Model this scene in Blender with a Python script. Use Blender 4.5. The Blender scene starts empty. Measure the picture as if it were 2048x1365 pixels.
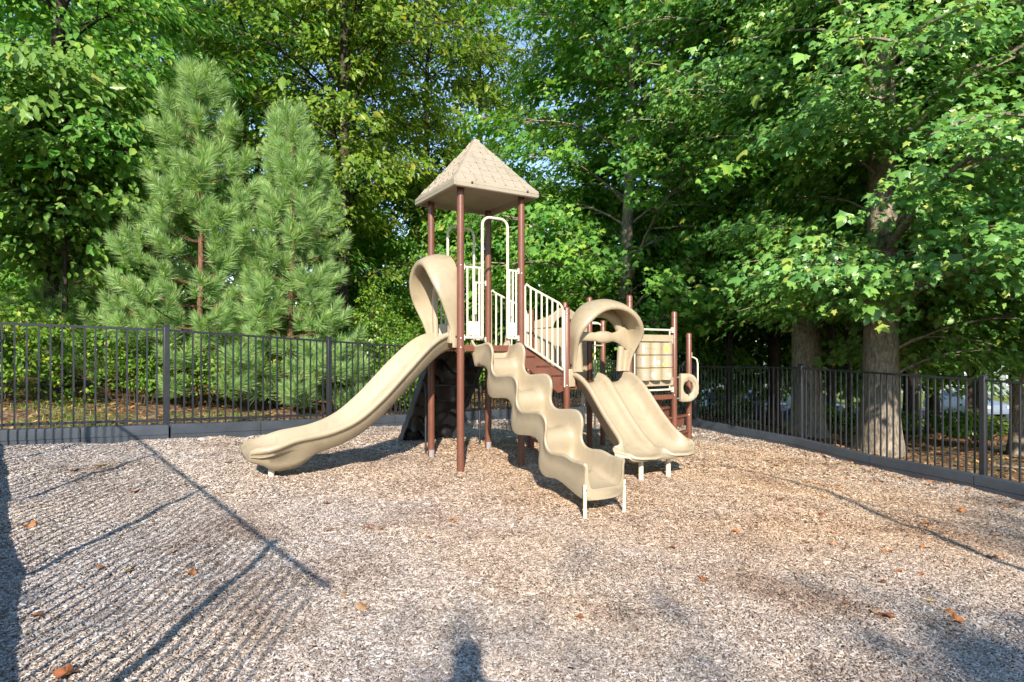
import bpy, math, random
import numpy as np
from mathutils import Vector, Matrix
C = bpy.context.scene.collection
S = bpy.context.scene
R = math.radians
V = Vector
F = 1200.0            # focal length in photo pixels
CAMZ = 1.443
rnd = random.Random(7)

# ------------------------------------------------------------------ terrain
def sstep(a, b, t):
    t = np.clip((t - a) / (b - a), 0, 1)
    return t * t * (3 - 2 * t)
def gz(x, y):
    x = np.asarray(x, float); y = np.asarray(y, float)
    z = -.06 * np.clip(x, -16, 12) - .01
    z = z + .35 * sstep(-9, -16, x) - 1.5 * sstep(13, 30, y) * sstep(3, 9, x)
    z = z + .022 * np.sin(x * 1.3 + .5) * np.sin(y * 1.1 + 1) + .012 * np.sin(x * 3.1) * np.cos(y * 2.7 + .4)
    z = z + .016 * np.sin(x * 5.3 + y * 2.1) * np.sin(y * 4.7 - x * 1.3) + .010 * np.sin(x * 9.1 - y * 3.3 + 1) * np.sin(y * 8.3 + x * 2.2)
    z = z + .10 * np.exp(-(((x + .35) ** 2 + (y - 8.6) ** 2) / .55)) + .07 * np.exp(-(((x - 1.1) ** 2 + (y - 8.9) ** 2) / .5))
    z = z - .05 * np.exp(-(((x - 1.0) ** 2 + (y - 5.2) ** 2) / .4))
    return z
def g(x, y): return float(gz(x, y))

# ------------------------------------------------------------------ materials
def mat(name): 
    m = bpy.data.materials.new(name); m.use_nodes = True
    nt = m.node_tree; b = nt.nodes['Principled BSDF']
    return m, nt, b
def nn(nt, t, **kw):
    n = nt.nodes.new(t)
    for k, v in kw.items():
        if k in n.inputs.keys() if hasattr(n.inputs, 'keys') else False: n.inputs[k].default_value = v
        else: setattr(n, k, v)
    return n
def ramp(nt, fac, stops, interp='LINEAR'):
    r = nt.nodes.new('ShaderNodeValToRGB'); r.color_ramp.interpolation = interp
    e = r.color_ramp.elements
    while len(e) < len(stops): e.new(.5)
    for i, (p, c) in enumerate(stops):
        e[i].position = p; e[i].color = (*c, 1)
    nt.links.new(fac, r.inputs['Fac'])
    return r.outputs['Color']
def noise(nt, scale, detail=4, rough=.55, vec=None, dist=0):
    n = nt.nodes.new('ShaderNodeTexNoise')
    n.inputs['Scale'].default_value = scale; n.inputs['Detail'].default_value = detail
    n.inputs['Roughness'].default_value = rough; n.inputs['Distortion'].default_value = dist
    if vec is not None: nt.links.new(vec, n.inputs['Vector'])
    return n.outputs['Fac']
def objco(nt, scale=(1, 1, 1)):
    t = nt.nodes.new('ShaderNodeTexCoord'); m = nt.nodes.new('ShaderNodeMapping')
    m.inputs['Scale'].default_value = scale
    nt.links.new(t.outputs['Object'], m.inputs['Vector'])
    return m.outputs['Vector']
def bump(nt, b, h, strength, dist=.02):
    n = nt.nodes.new('ShaderNodeBump'); n.inputs['Strength'].default_value = strength; n.inputs['Distance'].default_value = dist
    nt.links.new(h, n.inputs['Height']); nt.links.new(n.outputs['Normal'], b.inputs['Normal'])
def mixc(nt, fac, a, b, mode='MIX'):
    m = nt.nodes.new('ShaderNodeMix'); m.data_type = 'RGBA'; m.blend_type = mode
    for sock, v in ((m.inputs[0], fac), (m.inputs[6], a), (m.inputs[7], b)):
        if hasattr(v, 'is_linked'): nt.links.new(v, sock)
        elif isinstance(v, (int, float)): sock.default_value = v
        else: sock.default_value = (*v, 1)
    return m.outputs[2]
def plain(name, col, rough=.5, vary=.12, scale=6, bumpst=.0, metallic=0, spec=.5):
    m, nt, b = mat(name)
    v = objco(nt)
    f = noise(nt, scale, 5, .6, v)
    lo = tuple(c * (1 - vary) for c in col); hi = tuple(min(1, c * (1 + vary)) for c in col)
    nt.links.new(ramp(nt, f, [(.3, lo), (.7, hi)]), b.inputs['Base Color'])
    f2 = noise(nt, scale * 5, 3, .6, v)
    mr = nt.nodes.new('ShaderNodeMapRange'); mr.inputs['To Min'].default_value = rough - .08; mr.inputs['To Max'].default_value = rough + .1
    nt.links.new(f2, mr.inputs['Value']); nt.links.new(mr.outputs['Result'], b.inputs['Roughness'])
    b.inputs['Metallic'].default_value = metallic
    b.inputs['Specular IOR Level'].default_value = spec
    if bumpst: bump(nt, b, noise(nt, scale * 30, 2, .5, v), bumpst, .002)
    return m
def plastic(name, col, rough):
    # rotomoulded polyethylene: fine orange-peel, faint bleached and scuffed patches
    m, nt, b = mat(name)
    v = objco(nt)
    base = ramp(nt, noise(nt, 2.2, 4, .6, v), [(.3, tuple(c * .93 for c in col)), (.72, tuple(min(1, c * 1.06) for c in col))])
    scuff = ramp(nt, noise(nt, 26, 6, .7, objco(nt, (1, 1, .35))), [(.60, (0, 0, 0)), (.74, (1, 1, 1))])
    dirt = ramp(nt, noise(nt, 5, 6, .7, v, .6), [(.50, (0, 0, 0)), (.74, (1, 1, 1))])
    mm = nt.nodes.new('ShaderNodeMath'); mm.operation = 'MULTIPLY'; mm.inputs[1].default_value = .30
    nt.links.new(scuff, mm.inputs[0])
    c1 = mixc(nt, mm.outputs[0], base, tuple(min(1, c * 1.25 + .05) for c in col))
    md = nt.nodes.new('ShaderNodeMath'); md.operation = 'MULTIPLY'; md.inputs[1].default_value = .42
    nt.links.new(dirt, md.inputs[0])
    c2 = mixc(nt, md.outputs[0], c1, tuple(c * .55 for c in col))
    nt.links.new(c2, b.inputs['Base Color'])
    mr = nt.nodes.new('ShaderNodeMapRange'); mr.inputs['To Min'].default_value = rough - .07; mr.inputs['To Max'].default_value = rough + .14
    nt.links.new(noise(nt, 18, 5, .6, v), mr.inputs['Value']); nt.links.new(mr.outputs['Result'], b.inputs['Roughness'])
    bump(nt, b, noise(nt, 190, 2, .5, v), .10, .001)
    return m
TAN = plastic('tan_plastic', (.365, .298, .20), .35)
TAN2 = plastic('roof_tan_plastic', (.34, .292, .222), .50)
BROWN = plain('brown_coated_steel', (.148, .056, .034), .36, .14, 5, .05)
CREAM = plain('cream_coated_steel', (.66, .60, .46), .36, .06, 9, .04)
BLACK = plain('black_coated_steel', (.022, .024, .030), .38, .2, 8, .08)
ROCKP = plain('black_climbing_plastic', (.008, .0085, .010), .36, .3, 4, .1)
EDGE = plain('black_edging_plastic', (.048, .058, .072), .45, .25, 3, .15)
STEEL = plain('bright_steel', (.55, .55, .56), .35, .1, 30, 0, .9)
LABEL = plain('pale_sticker', (.26, .24, .25), .5, .15, 40)
BOLT = plain('dark_bolt', (.03, .03, .03), .4, .1, 40)
GREEN = plain('lime_sticker', (.40, .47, .09), .5, .1, 40)
MINT = plain('mint_sticker', (.40, .55, .36), .5, .1, 40)
WHITE = plain('white_sticker', (.78, .78, .76), .5, .1, 40)
GREYM = plain('grey_sticker', (.30, .30, .30), .5, .2, 40)

def island(nt):
    n = nt.nodes.new('ShaderNodeNewGeometry'); return n.outputs['Random Per Island']
def chips_material():
    m, nt, b = mat('wood_chip')
    c = ramp(nt, island(nt), [(0, (.16, .125, .10)), (.08, (.28, .22, .18)), (.26, (.40, .335, .28)), (.5, (.48, .425, .37)), (.74, (.56, .515, .47)), (.92, (.64, .61, .575)), (1, (.74, .72, .69))])
    v = objco(nt)
    # mulch near the equipment is fresher and warmer, elsewhere weathered silver
    big = noise(nt, .42, 3, .6, v)
    tint = ramp(nt, big, [(.35, (.90, .90, .94)), (.62, (1.04, .97, .90))])
    fine = ramp(nt, noise(nt, 150, 3, .6, v), [(.3, (.78, .78, .78)), (.7, (1.1, 1.1, 1.1))])
    c = mixc(nt, 1.0, c, tint, 'MULTIPLY'); c = mixc(nt, 1.0, c, fine, 'MULTIPLY')
    # freshly topped-up warmer chips round the equipment
    gp = nt.nodes.new('ShaderNodeTexGradient'); gp.gradient_type = 'SPHERICAL'
    mp = nt.nodes.new('ShaderNodeMapping'); mp.inputs['Location'].default_value = (-.33, -1.2, 0); mp.inputs['Scale'].default_value = (.15, .15, .15)
    tcc = nt.nodes.new('ShaderNodeTexCoord'); nt.links.new(tcc.outputs['Object'], mp.inputs['Vector']); nt.links.new(mp.outputs['Vector'], gp.inputs['Vector'])
    c = mixc(nt, ramp(nt, gp.outputs['Fac'], [(.16, (0, 0, 0)), (.62, (1, 1, 1))]), c, mixc(nt, 1.0, c, (1.09, .92, .73), 'MULTIPLY'))
    wet = ramp(nt, noise(nt, .8, 4, .55, v, .4), [(.52, (1, 1, 1)), (.68, (.62, .56, .52))])
    c = mixc(nt, 1.0, c, wet, 'MULTIPLY')
    nt.links.new(c, b.inputs['Base Color']); b.inputs['Roughness'].default_value = .8
    b.inputs['Specular IOR Level'].default_value = .25
    return m
def mulch_material():
    m, nt, b = mat('mulch')
    v = objco(nt)
    vo = nt.nodes.new('ShaderNodeTexVoronoi'); vo.inputs['Scale'].default_value = 42
    mp = objco(nt, (1, 1.7, 1)); nt.links.new(mp, vo.inputs['Vector'])
    hs = nt.nodes.new('ShaderNodeSeparateColor'); nt.links.new(vo.outputs['Color'], hs.inputs[0])
    c = ramp(nt, hs.outputs[0], [(0, (.08, .055, .04)), (.35, (.25, .185, .135)), (.65, (.38, .31, .25)), (1, (.55, .50, .44))])
    big = ramp(nt, noise(nt, .42, 3, .6, v), [(.35, (.88, .88, .92)), (.62, (1.06, .94, .8))])
    c = mixc(nt, 1.0, c, big, 'MULTIPLY')
    nt.links.new(c, b.inputs['Base Color']); b.inputs['Roughness'].default_value = .9
    b.inputs['Specular IOR Level'].default_value = .15
    bump(nt, b, vo.outputs['Distance'], .9, .02)
    return m
def forest_floor():
    m, nt, b = mat('forest_floor')
    v = objco(nt)
    vo = nt.nodes.new('ShaderNodeTexVoronoi'); vo.inputs['Scale'].default_value = 16; nt.links.new(v, vo.inputs['Vector'])
    hs = nt.nodes.new('ShaderNodeSeparateColor'); nt.links.new(vo.outputs['Color'], hs.inputs[0])
    c = ramp(nt, hs.outputs[0], [(0, (.045, .03, .018)), (.4, (.14, .085, .048)), (.7, (.24, .15, .085)), (1, (.36, .27, .18))])
    gr = ramp(nt, noise(nt, 1.1, 5, .65, v), [(.50, (0, 0, 0)), (.62, (1, 1, 1))])
    mm = nt.nodes.new('ShaderNodeMath'); mm.operation = 'MULTIPLY'; mm.inputs[1].default_value = .55
    nt.links.new(gr, mm.inputs[0])
    c = mixc(nt, mm.outputs[0], c, (.06, .085, .025))
    # sunlit mown lawn far beyond the trees
    sx = nt.nodes.new('ShaderNodeSeparateXYZ'); nt.links.new(v, sx.inputs[0])
    ff = nt.nodes.new('ShaderNodeMapRange'); ff.inputs['From Min'].default_value = 27; ff.inputs['From Max'].default_value = 33
    nt.links.new(sx.outputs['Y'], ff.inputs['Value'])
    lawn = ramp(nt, noise(nt, .6, 5, .6, v), [(.3, (.13, .17, .035)), (.7, (.21, .24, .065))])
    c = mixc(nt, ff.outputs['Result'], c, lawn)
    nt.links.new(c, b.inputs['Base Color']); b.inputs['Roughness'].default_value = .9
    b.inputs['Specular IOR Level'].default_value = .15
    bump(nt, b, vo.outputs['Distance'], .8, .03)
    return m
def leafmat(name, stops, trans=.44, rough=.40, spec=.5, psc=.8, plo=(.82, .90, .95), phi=(1.12, 1.06, .90)):
    m, nt, b = mat(name)
    c = ramp(nt, island(nt), stops)
    v = objco(nt)
    patch = ramp(nt, noise(nt, psc, 3, .6, v), [(.3, plo), (.7, phi)])
    c = mixc(nt, 1.0, c, patch, 'MULTIPLY')
    nt.links.new(c, b.inputs['Base Color']); b.inputs['Roughness'].default_value = rough
    b.inputs['Specular IOR Level'].default_value = spec
    t = nt.nodes.new('ShaderNodeBsdfTranslucent')
    tc = mixc(nt, 1.0, c, (1.25, 1.35, .55), 'MULTIPLY'); nt.links.new(tc, t.inputs['Color'])
    mx = nt.nodes.new('ShaderNodeMixShader'); mx.inputs[0].default_value = trans
    nt.links.new(b.outputs[0], mx.inputs[1]); nt.links.new(t.outputs[0], mx.inputs[2])
    nt.links.new(mx.outputs[0], nt.nodes['Material Output'].inputs['Surface'])
    return m
L_MAPLE = leafmat('maple_leaf', [(0, (0.0865, 0.2257, 0.0473)), (0.45, (0.1471, 0.3435, 0.0645)), (0.8, (0.2249, 0.4416, 0.0772)), (0.97, (0.3458, 0.5104, 0.0858)), (1, (0.4841, 0.4319, 0.0858))])
L_DARK = leafmat('oak_leaf', [(0, (0.089, 0.2152, 0.0523)), (0.5, (0.1469, 0.3227, 0.0732)), (0.9, (0.2339, 0.4196, 0.0907)), (1, (0.4008, 0.4303, 0.0872))], .25, .36, .6)
L_YELLOW = leafmat('poplar_leaf', [(0, (0.0966, 0.1869, 0.0238)), (0.5, (0.1725, 0.284, 0.0317)), (0.9, (0.2553, 0.3513, 0.0396)), (1, (0.3864, 0.3438, 0.0528))])
L_PALE = leafmat('dogwood_leaf', [(0, (0.096, 0.2063, 0.042)), (0.5, (0.162, 0.2937, 0.06)), (0.95, (0.228, 0.3562, 0.078)), (1, (0.384, 0.3625, 0.072))], .35)
L_SHRUB = leafmat('shrub_leaf', [(0, (0.078, 0.1755, 0.0234)), (0.5, (0.144, 0.2795, 0.0338)), (0.9, (0.222, 0.351, 0.0455)), (1, (0.408, 0.364, 0.039))], .35)
L_PINE = leafmat('pine_needle', [(0, (0.2194, 0.3675, 0.1366)), (0.5, (0.3355, 0.5216, 0.2079)), (0.93, (0.4645, 0.6076, 0.2791)), (0.985, (0.4387, 0.4504, 0.1664)), (1, (0.4903, 0.2845, 0.1187))], .36, .45, .5, 4.6, (.58, .66, .66), (1.22, 1.16, 1.02))
def barkmat(name, dark, light, sc=1.0):
    m, nt, b = mat(name)
    v = objco(nt, (9 * sc, 9 * sc, 3.0 * sc))
    f = noise(nt, 2.4, 7, .68, v, .5)
    c = ramp(nt, f, [(.34, dark), (.52, tuple((a + q) / 2 for a, q in zip(dark, light))), (.68, light)])
    pt = ramp(nt, noise(nt, 1.3, 4, .6, objco(nt)), [(.35, (.8, .8, .8)), (.7, (1.15, 1.12, 1.05))])
    c = mixc(nt, 1.0, c, pt, 'MULTIPLY')
    nt.links.new(c, b.inputs['Base Color']); b.inputs['Roughness'].default_value = .9; b.inputs['Specular IOR Level'].default_value = .2
    bump(nt, b, f, .8, .03)
    return m
BARK = barkmat('grey_bark', (.095, .078, .060), (.40, .345, .275))
BARKD = barkmat('dark_bark', (.022, .018, .014), (.10, .080, .062))
BARKP = barkmat('pine_bark', (.09, .045, .028), (.27, .150, .095), 1.4)
def litter_mat():
    m, nt, b = mat('fallen_leaf')
    c = ramp(nt, island(nt), [(0, (.10, .042, .018)), (.4, (.24, .098, .035)), (.75, (.36, .17, .055)), (.93, (.42, .26, .10)), (1, (.50, .36, .07))])
    c = mixc(nt, 1.0, c, ramp(nt, noise(nt, 60, 4, .6, objco(nt)), [(.3, (.7, .7, .7)), (.7, (1.15, 1.1, 1.05))]), 'MULTIPLY')
    nt.links.new(c, b.inputs['Base Color']); b.inputs['Roughness'].default_value = .65
    return m
LITTER = litter_mat()

# ------------------------------------------------------------------ mesh helpers
class MB:
    def __init__(s): s.v = []; s.f = []
    def add(s, v, f):
        n = len(s.v); s.v += [tuple(p) for p in v]; s.f += [tuple(i + n for i in q) for q in f]
    def loft(s, rings, closed=True, cap0=True, cap1=True):
        k = len(rings[0]); f = []; v = [p for r in rings for p in r]
        for i in range(len(rings) - 1):
            for j in range(k if closed else k - 1):
                a = i * k + j; b = i * k + (j + 1) % k
                f.append((a, b, b + k, a + k))
        if closed and cap0: f.append(tuple(reversed(range(k))))
        if closed and cap1: f.append(tuple(range((len(rings) - 1) * k, len(rings) * k)))
        s.add(v, f)
    def tube(s, pts, r, n=8, cap=True, flat=False):
        pts = [V(p) for p in pts]; m = len(pts)
        rs = list(r) if hasattr(r, '__len__') else [r] * m
        t0 = (pts[1] - pts[0]).normalized()
        up = V((0, 0, 1)) if abs(t0.z) < .9 else V((1, 0, 0))
        x = t0.cross(up).normalized(); rings = []
        for i in range(m):
            t = (pts[min(i + 1, m - 1)] - pts[max(i - 1, 0)]).normalized()
            x = (x - t * x.dot(t)).normalized(); y = t.cross(x)
            rings.append([pts[i] + (x * math.cos(2 * math.pi * (j + .5) / n) + y * math.sin(2 * math.pi * (j + .5) / n)) * rs[i] for j in range(n)])
        s.loft(rings, True, cap, cap)
    def box(s, c, ax, ay, az, hx, hy, hz):
        c = V(c); ax = V(ax) * hx; ay = V(ay) * hy; az = V(az) * hz
        v = [c + ax * i + ay * j + az * k for k in (-1, 1) for j in (-1, 1) for i in (-1, 1)]
        s.add(v, [(0, 2, 3, 1), (4, 5, 7, 6), (0, 1, 5, 4), (2, 6, 7, 3), (0, 4, 6, 2), (1, 3, 7, 5)])
    def bar(s, a, b, w, h, up=(0, 0, 1)):
        a = V(a); b = V(b); t = (b - a).normalized(); x = t.cross(V(up)).normalized(); y = x.cross(t)
        s.box((a + b) / 2, t, x, y, (b - a).length / 2, w / 2, h / 2)
    def prism(s, outline, d):
        """outline: list of points; d: extrusion vector"""
        n = len(outline); o = [V(p) for p in outline]; d = V(d)
        s.add(o + [p + d for p in o], [tuple(reversed(range(n))), tuple(range(n, 2 * n))] + [(i, (i + 1) % n, (i + 1) % n + n, i + n) for i in range(n)])
def arc(c, a, b, r, a0, a1, n=8):
    """points of an arc about c in the plane of unit vectors a, b"""
    return [V(c) + (V(a) * math.cos(t) + V(b) * math.sin(t)) * r for t in [a0 + (a1 - a0) * i / n for i in range(n + 1)]]
def obj(name, mb, m, parent=None, smooth=40, bevel=0, subsurf=0, normals=True):
    me = bpy.data.meshes.new(name); me.from_pydata(mb.v, [], mb.f)
    if normals:
        import bmesh
        bm = bmesh.new(); bm.from_mesh(me); bmesh.ops.recalc_face_normals(bm, faces=bm.faces); bm.to_mesh(me); bm.free()
    me.materials.append(m)
    o = bpy.data.objects.new(name, me); C.objects.link(o)
    if parent is not None: o.parent = parent
    if smooth:
        me.polygons.foreach_set('use_smooth', [True] * len(me.polygons))
        if not subsurf: me.set_sharp_from_angle(angle=R(smooth))
    if bevel:
        b = o.modifiers.new('Bevel', 'BEVEL'); b.width = bevel; b.segments = 2; b.limit_method = 'ANGLE'; b.angle_limit = R(50)
    if subsurf:
        b = o.modifiers.new('Subdivision', 'SUBSURF'); b.levels = subsurf; b.render_levels = subsurf
    return o
def thing(name, label, cat, loc=(0, 0, 0), group=None):
    o = bpy.data.objects.new(name, None); C.objects.link(o); o.location = loc; o.empty_display_size = .1
    return tag(o, label, cat, group)
def tag(o, label, cat=None, group=None, kind=None):
    if label: o['label'] = label
    if cat: o['category'] = cat
    if group: o['group'] = group
    if kind: o['kind'] = kind
    return o
def npmesh(name, verts, faces, m, parent=None, smooth=False):
    """verts (n,3), faces (m,k) numpy with one k"""
    me = bpy.data.meshes.new(name)
    k = faces.shape[1]; nf = faces.shape[0]
    me.vertices.add(len(verts)); me.vertices.foreach_set('co', np.ascontiguousarray(verts, dtype=np.float32).ravel())
    me.loops.add(nf * k); me.loops.foreach_set('vertex_index', np.ascontiguousarray(faces, dtype=np.int32).ravel())
    me.polygons.add(nf); me.polygons.foreach_set('loop_start', np.arange(0, nf * k, k, dtype=np.int32))
    me.update(calc_edges=True); me.materials.append(m)
    if smooth: me.polygons.foreach_set('use_smooth', np.ones(nf, dtype=bool))
    o = bpy.data.objects.new(name, me); C.objects.link(o)
    if parent is not None: o.parent = parent
    return o
def W(px, py, d): return V(((px - 1024) / F * d, d, CAMZ - (py - 705) / F * d))
def onground(px, py):
    u = (px - 1024) / F; v = (py - 705) / F; d = 1.0
    lo, hi = .5, 60
    for _ in range(50):
        d = (lo + hi) / 2
        if CAMZ - v * d > g(u * d, d): lo = d
        else: hi = d
    return u * d, d
# ------------------------------------------------------------------ camera, sun, sky
cam = bpy.data.cameras.new('camera'); camo = bpy.data.objects.new('camera', cam); C.objects.link(camo)
cam.sensor_width = 36; cam.lens = F / 2048 * 36; cam.shift_y = (705 - 682.5) / 2048
cam.clip_end = 3000; cam.clip_start = .05
camo.location = (0, 0, CAMZ); camo.rotation_euler = (R(90), 0, 0)
S.camera = camo
ELEV = R(28.0); AZX = -.035                      # sun behind the camera; shadows fall forward and a touch left
sd = V((AZX, 1, 0)).normalized() * math.cos(ELEV) + V((0, 0, -math.sin(ELEV)))
sl = bpy.data.lights.new('sun', 'SUN'); sl.energy = 4.8; sl.angle = R(.85); sl.color = (1, .90, .775)
so = bpy.data.objects.new('sun', sl); C.objects.link(so); so.rotation_euler = sd.to_track_quat('-Z', 'Y').to_euler()
w = bpy.data.worlds.new('World'); S.world = w; w.use_nodes = True
sk = w.node_tree.nodes.new('ShaderNodeTexSky'); sk.sky_type = 'NISHITA'; sk.sun_disc = False
sk.sun_elevation = ELEV; sk.sun_rotation = math.atan2(-sd.x, -sd.y); sk.air_density = 1.0; sk.dust_density = 0; sk.ozone_density = 1.2
bg = w.node_tree.nodes['Background']; bg.inputs['Strength'].default_value = .15
w.node_tree.links.new(sk.outputs[0], bg.inputs['Color'])
S.view_settings.view_transform = 'Standard'; S.view_settings.look = 'None'; S.view_settings.gamma = 1
S.view_settings.exposure = .95
S.render.engine = 'CYCLES'
cy = S.cycles
cy.max_bounces = 6; cy.diffuse_bounces = 3; cy.glossy_bounces = 3; cy.transmission_bounces = 4; cy.transparent_max_bounces = 6
cy.use_adaptive_sampling = True; cy.adaptive_threshold = .02; cy.use_denoising = True
cy.sample_clamp_indirect = 6; cy.caustics_reflective = False; cy.caustics_refractive = False


# ------------------------------------------------------------------ ground
LFT = [(-6.19, 6.93, 1.80), (-4.705, 8.17, 1.756), (-3.044, 9.98, 1.638), (-1.38, 11.79, 1.52), (.28, 13.6, 1.40), (1.94, 15.41, 1.29), (3.01, 16.58, 1.20)]
RGT = [(3.01, 16.58, 1.20), (4.19, 13.75, 1.13), (5.32, 11.03, 1.167), (6.26, 7.97, 1.084), (7.2, 4.91, 1.0), (8.1, 1.9, .95)]
NEARL = [(-6.19, 6.93, 1.80), (-5.22, 5.78, 1.70), (-4.0, 4.38, 1.62), (-2.78, 2.98, 1.55), (-1.56, 1.58, 1.48), (-.98, .92, 1.46)]
POLY = [p[:2] for p in LFT] + [p[:2] for p in RGT[1:]] + [(9.0, -1.2), (9.0, -6), (-2.5, -6), (-.6, -1.5), (-1.0, 1.0)] + [p[:2] for p in NEARL[::-1]][:-1]
def inside(px, py, poly=POLY):
    px = np.asarray(px); py = np.asarray(py); r = np.zeros(px.shape, bool)
    n = len(poly)
    for i in range(n):
        x1, y1 = poly[i]; x2, y2 = poly[(i + 1) % n]
        c = ((y1 > py) != (y2 > py)) & (px < (x2 - x1) * (py - y1) / (y2 - y1 + 1e-12) + x1)
        r ^= c
    return r
def grid(name, xs, ys, zf, m, keep=None):
    X, Y = np.meshgrid(xs, ys); Z = zf(X, Y); nx = len(xs); ny = len(ys)
    v = np.stack([X, Y, Z], -1).reshape(-1, 3)
    i, j = np.meshgrid(np.arange(nx - 1), np.arange(ny - 1)); a = (j * nx + i).ravel()
    f = np.stack([a, a + 1, a + nx + 1, a + nx], 1)
    if keep is not None:
        c = v[f].mean(1); f = f[keep(c[:, 0], c[:, 1])]
        used = np.unique(f); mp = -np.ones(len(v), int); mp[used] = np.arange(len(used)); v = v[used]; f = mp[f]
    return npmesh(name, v, f, m, None, True)
s_ = np.linspace(-1, 1, 220); xs = np.sinh(s_ * 4.6) / math.sinh(4.6) * 420
xs = np.unique(np.concatenate([xs, np.linspace(-18, 18, 150)]))
ys = np.unique(np.concatenate([np.sinh(np.linspace(-1, 1, 160) * 4.6) / math.sinh(4.6) * 420 + 6, np.linspace(-6, 32, 150)]))
gr = grid('ground', xs, ys, lambda x, y: gz(x, y) - .045, forest_floor()); gr['kind'] = 'structure'
mu = grid('mulch_ground', np.arange(-6.6, 9.2, .08), np.arange(-6, 16.8, .08), lambda x, y: gz(x, y) + .004 * np.sin(x * 23) * np.sin(y * 19), mulch_material(), inside); mu['kind'] = 'structure'

nr = np.random.default_rng(11)
def chip_mesh(name, m):
    P = []
    for y0, y1, dens, sc in ((0.9, 3.4, 17000, 1.0), (3.4, 5.4, 12000, 1.05), (5.4, 8.0, 6000, 1.3), (8.0, 11.5, 1900, 1.8), (11.5, 16.6, 600, 2.4)):
        xl, xr = -min(6.4, .9 * y1 + 1.0), min(8.2, .9 * y1 + 1.0)
        n = int((xr - xl) * (y1 - y0) * dens)
        x = nr.uniform(xl, xr, n); y = nr.uniform(y0, y1, n)
        k = inside(x, y) & (np.abs(x) < .9 * np.maximum(y, 0) + 1.0)
        P.append(np.stack([x[k], y[k], np.full(k.sum(), sc)], 1))
    P = np.concatenate(P); n = len(P)
    L = np.exp(nr.normal(math.log(.0086), .58, n)) * P[:, 2]; Wd = np.exp(nr.normal(math.log(.0031), .46, n)) * P[:, 2]
    L = np.clip(L, .005, .040); H = nr.uniform(.0015, .005, n) * P[:, 2]
    t = np.array([[-1, -1, 0], [1, -.8, 0], [1, .8, 0], [-1, 1, 0], [-.75, -.1, 1], [.8, .15, 1]], float)
    q = t[None] * np.stack([L, Wd, H], 1)[:, None, :]
    q[:, :, 1] += nr.uniform(-.3, .3, (n, 6)) * Wd[:, None]
    pit = nr.normal(0, .22, n); rol = nr.normal(0, .34, n); ya = nr.uniform(0, 2 * math.pi, n)
    cr, sr = np.cos(rol)[:, None], np.sin(rol)[:, None]
    y2 = q[..., 1] * cr - q[..., 2] * sr; z2 = q[..., 1] * sr + q[..., 2] * cr
    cp, sp = np.cos(pit)[:, None], np.sin(pit)[:, None]
    x2 = q[..., 0] * cp + z2 * sp; z3 = -q[..., 0] * sp + z2 * cp
    cy_, sy_ = np.cos(ya)[:, None], np.sin(ya)[:, None]
    X = x2 * cy_ - y2 * sy_ + P[:, 0:1]; Y = x2 * sy_ + y2 * cy_ + P[:, 1:2]
    Z = z3 + (gz(P[:, 0], P[:, 1]) + nr.uniform(.0, .013, n))[:, None]
    v = np.stack([X, Y, Z], -1).reshape(-1, 3)
    f = np.array([[0, 1, 5, 4], [2, 3, 4, 5], [1, 2, 5, 5], [3, 0, 4, 4]])
    tri = np.array([[0, 1, 5], [0, 5, 4], [2, 3, 4], [2, 4, 5], [1, 2, 5], [3, 0, 4]])
    fs = (tri[None] + (np.arange(n) * 6)[:, None, None]).reshape(-1, 3)
    return npmesh(name, v, fs, m)
ch = chip_mesh('wood_chips', chips_material()); ch['kind'] = 'stuff'

# ------------------------------------------------------------------ fences and edging
def fence(name, label, pts, posts, bottom_rail=True, lift=.15, slim=1.0):
    root = thing(name, label, 'fence', (pts[0][0], pts[0][1], g(pts[0][0], pts[0][1])), 'black picket fence runs round the playground')
    o0 = V(root.location)
    for i, (x, y, z) in enumerate(pts):
        if not posts[i]: continue
        m = MB(); zb = g(x, y) - .1; hw = .034 * slim
        d = (V(pts[min(i + 1, len(pts) - 1)]) - V(pts[max(i - 1, 0)])); d.z = 0; d.normalize(); e = V((-d.y, d.x, 0))
        m.box(V((x, y, (zb + z + .03) / 2)) - o0, d, e, (0, 0, 1), hw, hw, (z + .03 - zb) / 2)
        p = obj('post', m, BLACK, root, 30, .004)
        c = MB()
        c.loft([[V((x, y, z + .03 + h)) - o0 + d * hw * k * a + e * hw * k * b for a, b in ((-1, -1), (1, -1), (1, 1), (-1, 1))] for h, k in ((.001, 1.12), (.012, 1.12), (.024, .85), (.034, .4))])
        obj('cap', c, BLACK, p, 50)
    for i in range(len(pts) - 1):
        a = V(pts[i]); b = V(pts[i + 1]); m = MB()
        ga = g(a.x, a.y) + lift; gb = g(b.x, b.y) + lift
        m.bar(a - o0 - V((0, 0, .012)), b - o0 - V((0, 0, .012)), .030 * slim, .030)
        if bottom_rail: m.bar(V((a.x, a.y, ga + .10)) - o0, V((b.x, b.y, gb + .10)) - o0, .026, .030)
        n = max(2, round((b.xy - a.xy).length / (.111 if name != 'right' else .14)))
        for j in range(1, n):
            t = j / n; x = a.x + (b.x - a.x) * t; y = a.y + (b.y - a.y) * t
            zt = a.z + (b.z - a.z) * t - .02; zb = g(x, y) + lift - .05
            d = (b - a); d.z = 0; d.normalize(); e = V((-d.y, d.x, 0))
            m.box(V((x, y, (zt + zb) / 2)) - o0, d, e, (0, 0, 1), .0095 * slim, .0095 * slim, (zt - zb) / 2)
        obj('panel', m, BLACK, root, 0)
    return root
fence('picket_fence', 'black metal picket fence running from the left edge behind the long slide', LFT, [1] * 7)
fence('picket_fence', 'black metal picket fence along the right side in front of the big tree trunks', RGT, [0, 1, 1, 1, 1, 1], False, .14)
fence('picket_fence', 'black metal picket fence off the left edge throwing striped shadows on the chips', NEARL, [0, 1, 1, 1, 1, 0], False, .15, .6)
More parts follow.
